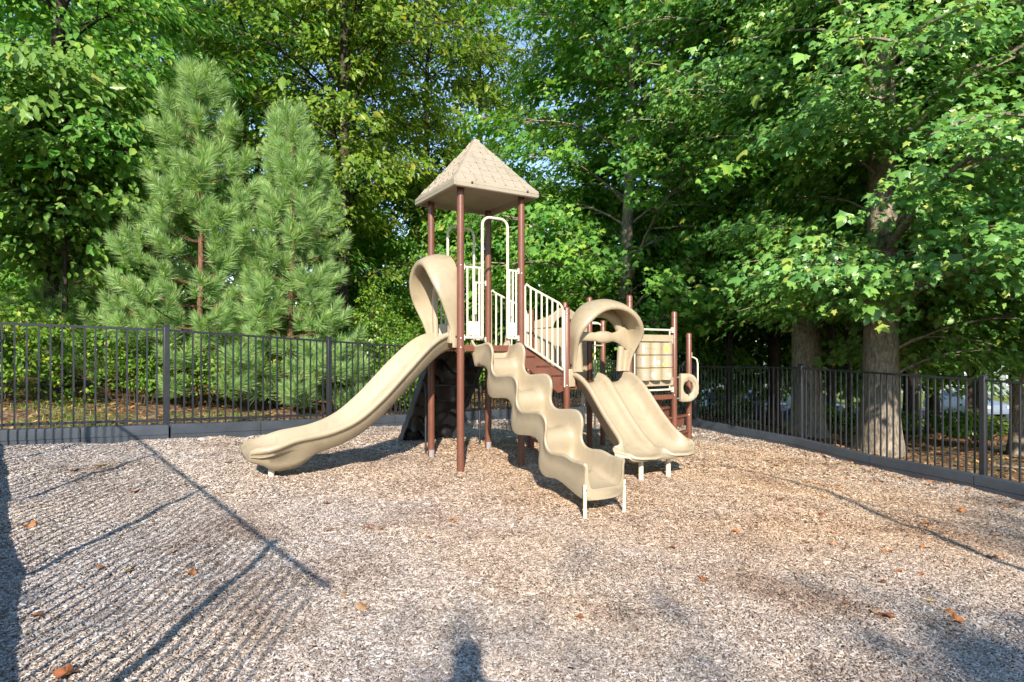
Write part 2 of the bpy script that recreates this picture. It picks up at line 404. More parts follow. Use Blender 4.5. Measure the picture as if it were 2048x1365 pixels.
def edging(name, pts, n_each, labels, inset, hx=.0):
    k = 0
    for i in range(len(pts) - 1):
        a = V((*pts[i][:2], 0)); b = V((*pts[i + 1][:2], 0)); d = (b - a).normalized(); e = V((d.y, -d.x, 0)) * inset
        for j in range(n_each[i]):
            p = a + (b - a) * (j / n_each[i]) + e; q = a + (b - a) * ((j + 1) / n_each[i]) + e
            L = (q - p).length; m = MB(); rings = []
            base = V(((p.x + q.x) / 2, (p.y + q.y) / 2, g(*(((p + q) / 2).xy))))
            wob = rnd.uniform(-.006, .006)
            for s in [0, .02, .06, .25, .5, .75, .94, .98, 1.0]:
                c = p + (q - p) * (s * (1 - .012 / L) + .006 / L); z0 = g(p.x, p.y) * (1 - s) + g(q.x, q.y) * s + .03
                endf = .012 if s in (0, 1.0) else 0
                prof = [(-.05, -.12), (-.05, .035), (-.056, .042), (-.054, .150 + hx), (-.050, .166 + hx - endf * .5), (-.042, .172 + hx - endf), (.042, .172 + hx - endf), (.05, .166 + hx), (.055, .0), (.05, -.12)]
                eu = V((d.y, -d.x, 0))
                rings.append([c - eu * u + V((0, 0, z0 + h + wob * s)) - base for u, h in prof])
            m.loft(rings)
            o = obj('border_timber', m, EDGE, None, 35); o.location = base
            tag(o, labels[k] if k < len(labels) else labels[-1], 'edging', 'black plastic edging lengths around the wood chips'); k += 1
edging('l', LFT, [2, 2, 2, 2, 2, 1],
       ['black edging length at the left edge with broad picket shadows across it', 'black edging length with picket shadows ending at the nearest left fence post',
        'sunlit blue-black edging length just past the nearest left fence post', 'sunlit blue-black edging length behind the low end of the long slide',
        'black edging length behind the middle of the long slide', 'black edging length left of the black climbing wall',
        'black edging length hidden behind the black climbing wall', 'black edging length seen behind the climbing wall right side',
        'black edging length seen between the brown tower posts', 'black edging length seen behind the wavy slide',
        'black edging length seen under the double slide'], .12)
edging('r', RGT, [2, 2, 2, 2, 2],
       ['black edging length at the far corner behind the stepped deck', 'black edging length directly behind the round steering panel',
        'black edging length first to the right of the steering panel', 'black edging length ending at the middle right fence post',
        'black edging length under the fence in front of the tall grey trunk', 'black edging length in front of the wide flared trunk base',
        'black edging length leaving the picture at the right edge'], .12)
edging('n', NEARL, [1, 2, 2, 2, 1], ['black edging length under the near left fence beyond the left edge'], .02, .02)
# ------------------------------------------------------------------ leaves and trees
def frames(nrm, tip):
    """orthonormal frames: x = tip direction (projected), z = normal"""
    z = nrm / np.linalg.norm(nrm, axis=1, keepdims=True)
    x = tip - z * (tip * z).sum(1, keepdims=True); x /= np.linalg.norm(x, axis=1, keepdims=True) + 1e-9
    y = np.cross(z, x)
    return x, y, z
LT = {
 # vertices (tip along x, unit length 1), triangles
 'maple': (np.array([[0, 0, 0], [.30, 0, .02], [.42, .24, -.04], [.66, .21, -.02], [.95, 0, -.14], [.66, -.21, -.02], [.42, -.24, -.04],
                     [.50, .54, -.14], [.14, .34, -.05], [-.06, .40, -.10], [.50, -.54, -.14], [.14, -.34, -.05], [-.06, -.40, -.10]]),
           np.array([[1, 4, 3], [1, 5, 4], [1, 3, 2], [1, 6, 5], [1, 2, 7], [1, 7, 8], [0, 1, 8], [0, 8, 9], [1, 10, 6], [1, 11, 10], [0, 11, 1], [0, 12, 11]])),
 'oval': (np.array([[0, 0, 0], [.35, .24, .05], [.75, .19, .02], [1, 0, -.12], [.75, -.19, .02], [.35, -.24, .05], [.5, 0, -.03]]),
          np.array([[0, 6, 1], [1, 6, 2], [2, 6, 3], [0, 5, 6], [5, 4, 6], [4, 3, 6]])),
 'small': (np.array([[0, 0, 0], [.5, .30, .03], [1, 0, -.08], [.5, -.30, .03]]), np.array([[0, 2, 1], [0, 3, 2]])),
}
def leaf_mesh(name, pos, nrm, tip, size, kind, m, parent=None):
    t, f = LT[kind]; x, y, z = frames(nrm, tip)
    s = size[:, None, None]
    v = pos[:, None, :] + s * (t[None, :, 0:1] * x[:, None] + t[None, :, 1:2] * y[:, None] + t[None, :, 2:3] * z[:, None])
    k = len(t); n = len(pos)
    fs = (f[None] + (np.arange(n) * k)[:, None, None]).reshape(-1, 3)
    return npmesh(name, v.reshape(-1, 3), fs, m, parent)
def sprays(q, centers, out, n, rad, droop):
    """n leaves fanned around every spray centre: flat drooping fans facing out and up"""
    m = len(centers); c = np.repeat(centers, n, 0); o = np.repeat(out, n, 0); k = len(c)
    a = q.uniform(0, 2 * math.pi, k); r = np.sqrt(q.uniform(0, 1, k)) * rad * q.uniform(.6, 1.2, k)
    d = np.stack([np.cos(a) * r, np.sin(a) * r, q.normal(0, rad * .22, k)], 1)
    d[:, 2] -= droop * r * r / rad
    pos = c + d
    nrm = np.stack([o[:, 0] * .75, o[:, 1] * .75, np.full(k, .85)], 1) + q.normal(0, .42, (k, 3))
    tip = o * .6 + d / rad * .9 + q.normal(0, .3, (k, 3)); tip[:, 2] -= .55
    return pos, nrm, tip
def bezier(a, b, c, n): return [(1 - t) ** 2 * a + 2 * t * (1 - t) * b + t * t * c for t in [i / n for i in range(n + 1)]]
def make_tree(label, seed, x, y, H, r0, z0, RR, limbs, subs, per, nleaf, lsize, kind, lm, bm, dens_top=1.0, lean=(0, 0), flare=1.6, name='broadleaf_tree', rad=.42, face=None, group=None, squash=.8, sink=.25, minreach=0.35, bare_left=0):
    """tapered trunk, limbs with side branches, and leaf sprays along them. face: azimuth the crown leans to (deg), for trees at a wood's edge"""
    q = np.random.default_rng(seed); pr = random.Random(seed)
    root = thing(name, label, 'tree', (x, y, g(x, y) - .05), group)
    t = MB(); n = 16; pts = []; rs = []
    wob = [q.normal(0, .10) for _ in range(4)]
    def axis(h):
        s = h / H
        return V((lean[0] * s + wob[0] * math.sin(s * 5 + seed) * H * .03, lean[1] * s + wob[1] * math.sin(s * 6 + 2 * seed) * H * .03, h))
    hs = [-sink, .0, .15, .35, .7, 1.2, 2.0] + [2.0 + (H * .96 - 2.0) * i / 9 for i in range(1, 10)]
    for h in hs:
        pts.append(axis(h)); s = max(h, 0) / H
        rs.append(r0 * (1 - .88 * s ** 1.1) * (1 + (flare - 1) * math.exp(-max(h, 0) / .38)))
    # gently fluted trunk
    rings = []
    ph = [q.uniform(0, 6.28) for _ in range(3)]
    for p, r, h in zip(pts, rs, hs):
        fl = .07 + .42 * (flare - 1) * math.exp(-max(h, 0) / .45)
        rings.append([p + V((math.cos(a), math.sin(a), 0)) * r * (1 + fl * (math.sin(3 * a + ph[0] + h * .1) * .5 + math.sin(5 * a + ph[1]) * .5)) for a in [2 * math.pi * k / n for k in range(n)]])
    t.loft(rings)
    cen, out = [], []
    zc = (z0 + H) / 2; hh = (H - z0) / 2
    for i in range(limbs):
        f = (i + q.uniform(.1, .9)) / limbs
        zt = z0 + (H * .97 - z0) * f ** dens_top
        az = i * 2.399963 + q.normal(0, .3)
        if zt < bare_left and math.cos(az) < -.2: continue
        e = max(.12, 1 - ((zt - (z0 + hh * squash)) / (hh * (1.12 if zt > z0 + hh * squash else 1.7))) ** 2) ** .5
        reach = RR * e * q.uniform(.72, 1.12)
        if face is not None:
            dd = math.cos(az - R(face)); reach *= .72 + .38 * dd
        reach = max(reach, minreach * RR)
        d = V((math.cos(az), math.sin(az), 0))
        zs = max(z0 * .55, zt - reach * q.uniform(.15, .5)); a = axis(min(zs, H * .93))
        b = a + d * reach * .5 + V((0, 0, (zt - zs) * 1.0 + reach * .10)); c = axis(zt) + d * reach + V((0, 0, -reach * q.uniform(.02, .18)))
        L = bezier(a, b, c, 7); lr = max(.012, min(r0 * .22, reach * .0125)) 
        t.tube(L, [lr * (1 - .82 * k / 7) for k in range(8)], 6, True)
        for j in range(subs):
            u = .16 + .84 * (j + q.uniform(.2, .8)) / subs; k = min(6, int(u * 7)); s = L[k] + (L[k + 1] - L[k]) * (u * 7 - k)
            sa = az + (1 if j % 2 else -1) * q.uniform(.35, 1.15); sl_ = reach * q.uniform(.20, .40) * (1.15 - .4 * u) + .25
            dirv = V((math.cos(sa), math.sin(sa), q.uniform(-.15, .35)))
            e2 = s + dirv * sl_ + V((0, 0, -.10 * sl_))
            B = bezier(s, s + dirv * sl_ * .55 + V((0, 0, .08 * sl_)), e2, 3)
            t.tube(B, [lr * .40 * (1 - .25 * kk) + .003 for kk in range(4)], 4, False)
            for kk in range(per):
                v_ = .30 + .78 * (kk + q.uniform(0, 1)) / per; ii = min(2, int(v_ * 3)); pp = B[ii] + (B[ii + 1] - B[ii]) * (v_ * 3 - ii)
                pp = pp + V((q.normal(0, .16), q.normal(0, .16), q.normal(0, .14)))
                cen.append(pp); o = V((math.cos(sa) * .5 + d.x * .6, math.sin(sa) * .5 + d.y * .6, .1)); out.append(o)
        cen.append(c); out.append(d)
    obj('trunk', t, bm, root, 60, normals=False)
    pos, nrm, tip = sprays(q, np.array(cen), np.array(out), nleaf, rad, .35)
    leaf_mesh('crown', pos, nrm, tip, np.exp(q.normal(math.log(lsize), .33, len(pos))), kind, lm, root)
    return root
def copy_tree(src, label, x, y, rz, sc, group=None):
    o = src.copy(); C.objects.link(o); o.location = (x, y, g(x, y) - .05); o.rotation_euler = (0, 0, rz); o.scale = (sc, sc, sc)
    for ch_ in list(src.children):
        c = ch_.copy(); C.objects.link(c); c.parent = o
    return tag(o, label, 'tree', group)

# big trees at the fence
make_tree('large maple with wide flared sunlit trunk close behind the right fence', 3, 7.0, 11.4, 15, .32, 2.1, 4.6, 62, 9, 7, 18, .108, 'maple', L_DARK, BARK, 1.35, (.3, .2), 1.42, 'maple_tree', .44, -84, minreach=.42, bare_left=2.9)
make_tree('tall straight grey-barked maple behind the middle right fence post', 5, 6.75, 13.7, 17, .33, 6.0, 4.4, 44, 9, 7, 16, .112, 'maple', L_DARK, BARK, 1.3, (-.1, .2), 1.35, 'maple_tree', .44, -100)
make_tree('large leafy maple rising right behind the roofed tower and double slide', 8, 3.5, 18.4, 19, .24, 2.9, 5.6, 56, 9, 7, 17, .130, 'maple', L_MAPLE, BARK, 1.2, (.2, 0), 1.3, 'maple_tree', .48, -95)
make_tree('dark leafy oak filling the upper right corner over the fence', 26, 10.6, 12.4, 15, .26, 2.6, 4.4, 52, 9, 7, 17, .112, 'maple', L_DARK, BARK, 1.25, (0, 0), 1.4, 'oak_tree', .44, -130)
make_tree('yellow-green poplar towering between the two pines and the roofed tower', 13, -5.6, 19.5, 20, .24, 4.0, 4.6, 50, 8, 6, 16, .15, 'oval', L_YELLOW, BARKD, .85, (.2, 0), 1.3, 'poplar_tree', .46, -80)
make_tree('dark leafy tree filling the upper left corner above the bright low branches', 34, -10.6, 13.8, 16, .22, 3.0, 4.4, 50, 9, 6, 13, .15, 'oval', L_MAPLE, BARKD, .85, (.4, 0), 1.3, 'broadleaf_tree', .44, -70)
make_tree('small understory tree with broad bright leaves left of the taller pine', 55, -9.9, 13.2, 7.2, .07, 2.6, 2.7, 30, 8, 5, 11, .17, 'oval', L_PALE, BARKD, .9, (.3, -.3), 1.2, 'dogwood_tree', .36, -60)
# woodland behind: two more kinds and their copies
kA = make_tree('slender dark-trunked tree directly behind the tip of the taller pine', 77, -9.4, 21, 19, .20, 4.5, 4.6, 42, 8, 5, 11, .19, 'oval', L_MAPLE, BARKD, .85, (0, 0), 1.3, 'broadleaf_tree', .52)
kB = make_tree('thin-trunked airy tree left of the roofed tower with sky showing through', 78, -3.6, 24, 20, .16, 5.5, 3.8, 38, 7, 5, 13, .17, 'oval', L_YELLOW, BARKD, .9, (.3, 0), 1.2, 'broadleaf_tree', .52)
kC = make_tree('dark maple whose trunk shows between the two big right trunks', 79, 9.4, 21.5, 18, .22, 3.6, 5.0, 40, 8, 5, 11, .19, 'maple', L_DARK, BARKD, .85, (0, 0), 1.3, 'maple_tree', .54)
kD = make_tree('low spreading understory tree in the gap behind the double slide hood', 80, 4.4, 25.5, 8.5, .10, 2.0, 3.6, 34, 8, 6, 13, .18, 'oval', L_MAPLE, BARKD, .9, (0, 0), 1.2, 'understory_tree', .48)
for src, x, y, rz, sc, lab in (
    (kB, 8.6, 16.2, 1.0, .62, 'slender dark tree just right of the tall grey trunk'),
    (kB, 9.9, 17.6, 2.0, .66, 'slender dark tree left of the flared maple trunk'),
    (kB, 11.8, 15.2, 3.3, .62, 'slender dark tree right of the flared maple trunk'),
    (kB, 6.9, 19.0, 4.1, .66, 'slender dark tree left of the tall grey trunk'),
    (kB, 13.6, 17.8, 5.1, .7, 'slender dark tree behind the nearest right fence post'),
    (kD, 7.4, 24.0, 1.2, 1.0, 'low understory tree behind the drum panel'),
    (kD, 10.8, 26.0, 2.2, 1.05, 'low understory tree above the white parked car'),
    (kD, 14.4, 23.0, 3.1, 1.0, 'low understory tree between the two big right trunks'),
    (kD, 17.5, 20.0, 4.3, 1.1, 'low understory tree at the far right under the dark oak'),
    (kD, 1.2, 21.5, 5.0, .9, 'low understory tree seen through the stair rail'),
    (kD, -1.6, 23.0, .6, .85, 'low understory tree seen through the tower railings'),
    (kD, -7.6, 23.5, 1.9, .9, 'low understory tree behind the two pines'),
    (kD, -11.6, 19.5, 2.7, .9, 'low understory tree deep in shade left of the taller pine'),
    (kD, -16.0, 19.0, 3.6, 1.0, 'low understory tree at the left edge deep in shade'),
    (kD, -20.5, 25.0, 4.9, 1.2, 'far understory tree at the extreme left'),
    (kD, -4.4, 30.0, 5.8, 1.2, 'far understory tree left of the tower hood'),
    (kC, 5.2, 23.5, 1.0, 1.05, 'woodland maple behind the double slide hood, right of its trunk'),
    (kC, 12.6, 19.0, 2.2, 1.0, 'woodland maple behind the dark oak at the right edge'),
    (kA, -13.8, 20.5, 4.0, 1.0, 'woodland tree behind the bright low branches at the left edge'),
    (kB, -6.8, 26, 2.6, 1.05, 'thin woodland tree seen between the two pines'),
    (kB, -1.4, 27.5, 4.4, 1.1, 'thin woodland tree just left of the tower hood'),
    (kB, -11.5, 27, 5.2, 1.0, 'thin woodland tree behind the left slope of the taller pine'),
    (kC, 16.8, 24.0, .4, 1.1, 'far woodland maple beyond the right edge of the fence'),
    (kA, -18, 28, .8, 1.15, 'far woodland tree at the extreme left behind the understory'),
    (kC, 20, 33, 5.5, 1.15, 'far woodland maple beyond the pale house'),
):
    copy_tree(src, lab, x, y, rz, sc)

# pines
def make_pine(label, seed, x, y, H, RB, r0=.075):
    q = np.random.default_rng(seed)
    root = thing('pine_tree', label, 'tree', (x, y, g(x, y) - .05))
    t = MB(); t.tube([V((.04 * math.sin(h * 1.3 + seed), .04 * math.cos(h * 1.1), h)) for h in np.linspace(-.2, H, 14)], [r0 * (1 - .9 * i / 13) + .006 for i in range(14)], 9)
    tp, td, ts = [], [], []
    z = .25; k = 0
    while z < H - .05:
        f = z / H
        Lb = RB * (1 - f) ** .95 * (.55 + .45 * min(1, f / .12)) + .16
        nb = 7 if f < .8 else 5
        for i in range(nb):
            az = i * 2 * math.pi / nb + k * .9 + q.normal(0, .2); L = Lb * q.uniform(.55, 1.2)
            rise = .25 + .75 * f + q.normal(0, .1)
            d = V((math.cos(az), math.sin(az), 0)); a = V((0, 0, z))
            c = a + d * L + V((0, 0, L * rise * .62)); b = a + d * L * .6 + V((0, 0, L * rise * .12))
            B = bezier(a, b, c, 6); t.tube(B, [.016 * (1 - f) * (1 - .13 * j) + .005 for j in range(7)], 5, False)
            m = max(1, int(L / .36))
            for j in range(m):
                u = .12 + .88 * (j + 1) / m; ii = min(5, int(u * 6)); s = B[ii] + (B[ii + 1] - B[ii]) * (u * 6 - ii)
                dr = (B[ii + 1] - B[ii]).normalized(); dr = (dr + V((0, 0, .55))).normalized()
                if j == m - 1: tp.append(s + dr * .12); td.append(dr); ts.append(1.1)
                if L > .3:
                    for sg in (-1, 1):
                        if q.uniform() < .80:
                            sl_ = q.uniform(.22, .46) * min(1, L + .2); dv = (dr + V((-d.y, d.x, 0)) * sg * q.uniform(.5, 1.1) + V((0, 0, q.uniform(.0, .5)))).normalized()
                            e = s + dv * sl_; t.tube([s, (s + e) / 2, e], [.008, .006, .004], 4, False)
                            tp.append(e); td.append((dv + V((0, 0, .6))).normalized()); ts.append(q.uniform(.8, 1.1))
        z += (.43 if f < .75 else .33) * q.uniform(.8, 1.15); k += 1
    for dz in (-.30, -.15, 0): tp.append(V((0, 0, H + dz))); td.append(V((0, 0, 1))); ts.append(1.0)
    obj('trunk', t, BARKP, root, 60, normals=False)
    tp = np.array(tp); td = np.array(td); ts = np.array(ts); nd = 170
    P = np.repeat(tp, nd, 0); D = np.repeat(td, nd, 0); Sz = np.repeat(ts, nd); n = len(P)
    rv = q.normal(0, 1, (n, 3)); rv -= D * (rv * D).sum(1, keepdims=True); rv /= np.linalg.norm(rv, axis=1, keepdims=True)
    back = q.uniform(0, 1, n)[:, None]; al = (.25 + .75 * back) * q.normal(1.0, .16, (n, 1)) * 1.05
    nd_ = D * np.cos(al) + rv * np.sin(al); nd_[:, 2] -= .12; nd_ /= np.linalg.norm(nd_, axis=1, keepdims=True)
    P = P - D * back * .30 * Sz[:, None]
    L = (q.uniform(.20, .30, n) * Sz)[:, None]
    sd_ = np.cross(nd_, q.normal(0, 1, (n, 3))); sd_ /= np.linalg.norm(sd_, axis=1, keepdims=True) + 1e-9
    wv = .0070
    v = np.stack([P - sd_ * wv, P + sd_ * wv, P + nd_ * L + np.array([0, 0, -.02])], 1).reshape(-1, 3)
    npmesh('crown', v, np.arange(n * 3).reshape(-1, 3), L_PINE, root)
    return root
make_pine('taller bright green young pine left of the tower behind the fence', 4, -6.45, 12.4, 6.95, 1.72)
make_pine('shorter young pine between the taller pine and the tower', 9, -4.62, 12.6, 6.15, 1.45)
make_pine('small shaded pine low in the gap left of the taller pine', 15, -9.6, 14.2, 3.6, 1.9)
make_pine('low pine sapling tucked against the fence right of the two pines', 17, -3.75, 12.0, 1.3, .8, .03)

# shrubs
def make_shrub(label, seed, x, y, w_, d_, h_, n, ls, lm=None, kind='small', stems=7):
    q = np.random.default_rng(seed); y = y + (.45 if y < 13 else 0); root = thing('leafy_shrub', label, 'shrub', (x, y, g(x, y) - .05))
    t = MB(); cen = []; out = []
    lob = [(q.uniform(-.55, .55) * w_, q.uniform(-.5, .5) * d_, q.uniform(.25, .85) * h_, q.uniform(.22, .42)) for _ in range(9)]
    for lx, ly, lz, lr in lob:
        a = V((lx * .3, ly * .3, -.1)); c = V((lx, ly, lz)); t.tube(bezier(a, V((lx * .5, ly * .5, lz * .7)), c, 4), [.014, .011, .009, .006, .004], 5)
        for _ in range(n // 9):
            v = V(q.normal(0, 1, 3)).normalized(); rr = (.55 + .5 * q.uniform()) 
            p = c + V((v.x * lr * w_ * rr, v.y * lr * d_ * rr, v.z * lr * h_ * rr * .9))
            if p.z < .05: continue
            cen.append(p); out.append(V((v.x, v.y, .15)))
            if q.uniform() < .16: t.tube([c, (c + p) / 2 + V((0, 0, .04)), p], [.006, .004, .003], 4, False)
    obj('stems', t, BARKD, root, 60, normals=False)
    pos, nrm, tip = sprays(q, np.array(cen), np.array(out), 11, .17, .3)
    leaf_mesh('foliage', pos, nrm, tip, np.exp(q.normal(math.log(ls), .28, len(pos))), kind, lm or L_SHRUB, root)
    return root
for a in (
    ('sunlit yellow-green shrub at the left edge behind the fence', 1, -9.2, 10.2, 1.7, 1.4, 2.0, 520, .085),
    ('shrub with dark gaps and bare twigs third from the left edge behind the fence', 2, -7.4, 11.3, 1.5, 1.3, 1.7, 360, .075),
    ('dense shrub behind the fence just left of the nearest left fence post', 3, -6.4, 11.7, 1.7, 1.3, 1.75, 480, .065),
    ('leafy shrub under the taller pine with scattered yellow leaves', 4, -5.3, 11.9, 1.6, 1.2, 1.35, 420, .060),
    ('leafy shrub between the two pine trunks behind the fence', 5, -4.0, 12.4, 1.6, 1.2, 1.3, 400, .060),
    ('tall light green vine-covered shrub left of the tower hood', 6, -2.45, 12.9, 1.25, 1.1, 2.85, 700, .062),
    ('shrub seen through the fence behind the middle of the long slide', 7, -2.7, 12.5, 1.6, 1.2, 1.45, 360, .065),
    ('shaded shrub beyond the fence behind the black climbing wall', 8, -.9, 15.0, 2.0, 1.6, 1.9, 420, .08),
    ('shaded shrub beyond the fence seen through the tower railings', 9, .9, 17.0, 2.2, 1.6, 2.0, 420, .09),
    ('broad dark shrub mass far behind the taller pine', 10, -9.0, 17.0, 3.4, 2.4, 2.6, 620, .11),
    ('broad dark shrub mass far behind the shorter pine', 12, -4.6, 18.0, 3.6, 2.4, 2.6, 620, .11),
    ('broad dark shrub mass at the far left behind the bright leaves', 13, -13.5, 15.0, 3.0, 2.4, 2.8, 560, .11),
    ('low shrub with pale leaves at the extreme left behind the near shrub', 14, -10.8, 11.4, 1.6, 1.4, 1.5, 360, .09),
    ('dark shrub on the slope behind the double slide', 15, 4.6, 21.0, 2.6, 2.0, 1.8, 420, .11),
    ('low dark shrub between the two big right trunks', 18, 8.4, 14.8, 1.8, 1.4, .9, 220, .09),
    ('low dark shrub right of the flared maple trunk', 19, 10.8, 13.6, 1.8, 1.4, .8, 200, .09),
    ('dark undergrowth shrub behind the round steering panel', 16, 7.6, 23.0, 2.6, 2.0, 1.6, 420, .11)):
    make_shrub(*a)
# trees behind the photographer: their thin crowns dapple the chips in front
make_tree('tall thin tree behind the viewpoint dappling the chips at the bottom', 91, 2.5, -10.6, 7.9, .14, 4.6, 3.0, 11, 4, 3, 7, .16, 'maple', L_MAPLE, BARK, .9, (0, 0), 1.2, 'maple_tree', .5)
make_tree('slim tree behind the viewpoint on the right dappling the corner chips', 92, 7.0, -8.6, 8.2, .12, 3.8, 3.4, 20, 5, 3, 6, .16, 'maple', L_MAPLE, BARK, .9, (0, 0), 1.2, 'maple_tree', .5)
make_tree('slim tree behind the viewpoint on the left shading the bottom corner', 93, -3.2, -9.8, 6.9, .12, 4.2, 2.8, 10, 4, 3, 6, .16, 'maple', L_MAPLE, BARK, .9, (0, 0), 1.2, 'maple_tree', .5)
# ------------------------------------------------------------------ play structure
CT = V((-.474, 7.768, 0)); TH = R(31.5)
E1 = V((math.cos(TH), math.sin(TH), 0)); E2 = V((-math.sin(TH), math.cos(TH), 0)); UP = V((0, 0, 1))
HS = .43
A = CT - E1 * HS - E2 * HS; B = CT - E1 * HS + E2 * HS; Cc = CT + E1 * HS + E2 * HS; D = CT + E1 * HS - E2 * HS
DZ = 1.53           # upper deck
PS = thing('play_structure', 'tan and brown playground structure with roofed tower, wavy slide, long slide and double slide', 'playground', (CT.x, CT.y, g(CT.x, CT.y)))
PO = V(PS.location)
def part(name, mb, m, parent=None, **k):
    mb.v = [(p[0] - PO.x, p[1] - PO.y, p[2] - PO.z) for p in mb.v]
    return obj(name, mb, m, parent or PS, **k)
PR = .0445
def post(p, ztop, cap=True, r=PR, sticker=False):
    z0 = g(p.x, p.y) - .2; mb = MB(); pts = [V((p.x, p.y, z0)), V((p.x, p.y, (z0 + ztop) / 2)), V((p.x, p.y, ztop))]; rs = [r, r, r]
    if cap:
        pts += [V((p.x, p.y, ztop + r * .5 * math.sin(a))) for a in (R(30), R(60), R(85))]; rs += [r * math.cos(a) for a in (R(30), R(60), R(85))]
        pts[2].z = ztop - .0001
    mb.tube(pts, rs, 20); o = part('post', mb, BROWN)
    if cap:
        c = MB(); c.tube([V((p.x, p.y, ztop - .075)), V((p.x, p.y, ztop - .069))], r + .0012, 20); part('cap_seam', c, BOLT, o)
    if sticker:
        q = MB(); n = 8; zb = g(p.x, p.y)
        for zz in (zb + .03, zb + .15): pass
        vs = []
        for k in range(n + 1):
            a = R(-150) + R(95) * k / n + .6
            for zz in (zb + .0, zb + .10): vs.append(V((p.x + math.cos(a) * (r + .0025), p.y + math.sin(a) * (r + .0025), zz)))
        q.add(vs, [(2 * k, 2 * k + 2, 2 * k + 3, 2 * k + 1) for k in range(n)]); part('sticker', q, LABEL, o)
    return o
for p, s in ((A, False), (B, True), (Cc, True), (D, False)): post(p, 3.50, False, PR, s)

# roof: moulded pyramid with shingle ribs, rim and recessed underside
def roof():
    mb = MB(); a = .59; zr, zt, za = 3.385, 3.475, 4.19
    def sq(h, k): return [CT + E1 * (i * k) + E2 * (j * k) + UP * h for i, j in ((-1, -1), (1, -1), (1, 1), (-1, 1))]
    mb.loft([sq(zr + .025, a - .16), sq(zr + .055, a - .10), sq(zr + .01, a - .055), sq(zr, a - .045), sq(zr, a - .012), sq(zr + .01, a), sq(zr + .042, a + .004), sq(zr + .046, a - .004), sq(zr + .050, a + .002), sq(zt - .006, a), sq(zt + .004, a - .012),
             sq(zt + .10, a - .095), sq(za - .045, .052), sq(za - .038, .047), sq(za - .004, .040), sq(za, .030)])
    pr = random.Random(5)
    for fi in range(4):
        nrm2 = (-E2, E1, E2, -E1)[fi]; tan = (E1, E2, -E1, -E2)[fi]
        slope = (UP * (za - .045 - zt) - nrm2 * (a - .052 - .012)); SL = slope.length; sdir = slope.normalized(); nn_ = tan.cross(sdir)
        if nn_.z < 0: nn_ = -nn_
        rows = 7
        base = CT + nrm2 * (a - .012) + UP * (zt + .004)
        for r_ in range(rows):
            s0 = SL * (r_ + .03) / rows; s1 = SL * (r_ + 1) / rows
            half0 = (a - .03) * (1 - s0 / SL) + .045 * s0 / SL; half1 = (a - .03) * (1 - s1 / SL) + .045 * s1 / SL
            # overlapping course: wedge, thicker at its lower edge
            c = [base + sdir * s0 - tan * half0, base + sdir * s0 + tan * half0, base + sdir * s1 + tan * half1, base + sdir * s1 - tan * half1]
            mb.add([c[0] - nn_ * .004, c[1] - nn_ * .004, c[2] - nn_ * .004, c[3] - nn_ * .004, c[0] + nn_ * .0024, c[1] + nn_ * .0024, c[2] + nn_ * .0022, c[3] + nn_ * .0022],
                   [(4, 5, 6, 7), (0, 1, 5, 4), (1, 2, 6, 5), (2, 3, 7, 6), (3, 0, 4, 7)])
            n = max(1, round(half0 * 2 / .165))
            for k in range(n):
                t = -half1 + (k + .5 + (.22 if r_ % 2 else -.2) + pr.uniform(-.12, .12)) * 2 * half1 / n
                if abs(t) > half1 - .02: continue
                mb.box(base + sdir * ((s0 + s1) / 2 + pr.uniform(-.02, .02)) + tan * t + nn_ * .005, sdir, tan, nn_, (s1 - s0) * pr.uniform(.34, .56), .0075, .011)
    o = part('roof', mb, TAN2, smooth=28, bevel=.003)
    for t in (-.36, .42):
        b = MB(); c = CT - E2 * (a + .002) + E1 * t + UP * (zr + .060 + .0 * t)
        b.tube([c, c - E2 * .006, c - E2 * .010], [.015, .015, .009], 12); part('bolt', b, BOLT, o)
roof()

# upper deck: channel rim and plate
def deck(corners, z, h=.075, name='deck'):
    mb = MB(); n = len(corners); c = sum(corners, V()) / n
    for i in range(n):
        a, b = corners[i], corners[(i + 1) % n]; mb.bar(a + UP * (z - h / 2), b + UP * (z - h / 2), .03, h)
    o = part(name, mb, BROWN, bevel=.003)
    m2 = MB(); m2.prism([c + (p - c) * .985 + UP * (z - .03) for p in corners], UP * .024); part('plate', m2, BROWN, o, smooth=0)
deck([A + UP * 0, D, Cc, B], DZ)

def sweep(path, prof, cap=True):
    """path(i) -> origin, side, up ; prof(i) -> [(lateral, height)]"""
    pass
def profile(wf, wr, h, lip, depth, groove=False):
    """closed U profile, half floor width wf, half rim width wr, wall height h, rolled lip, outer depth below floor"""
    L = [(-wr - lip + .006, h - .050), (-wr - lip - .004, h - .022), (-wr - lip + .008, h - .004), (-wr - lip * .45, h + .006), (-wr + .004, h - .004), (-wr + .016, h - .03)]
    if groove: L = L[:3] + [(-wr - lip * .66, h + .004), (-wr - lip * .52, h - .012), (-wr - lip * .40, h - .012), (-wr - lip * .2, h + .004)] + L[4:]
    L += [(-wf - (wr - wf) * .35, h * .42), (-wf, .045), (-wf + .035, .012), (-wf + .09, 0), (-wf * .35, -.004)]
    Rr = [(-x, z) for x, z in reversed(L)]
    bot = [(wr + lip * .35, h - .060), (wr + lip * .22, h - .10), (wf + .02 + (wr - wf) * .3, h * .35 - .02), (wf + .005, -depth * .55), (wf - .05, -depth), (0, -depth - .004), (-wf + .05, -depth), (-wf - .005, -depth * .55), (-wf - .02 - (wr - wf) * .3, h * .35 - .02), (-wr - lip * .22, h - .10), (-wr - lip * .35, h - .060)]
    return L + Rr + bot

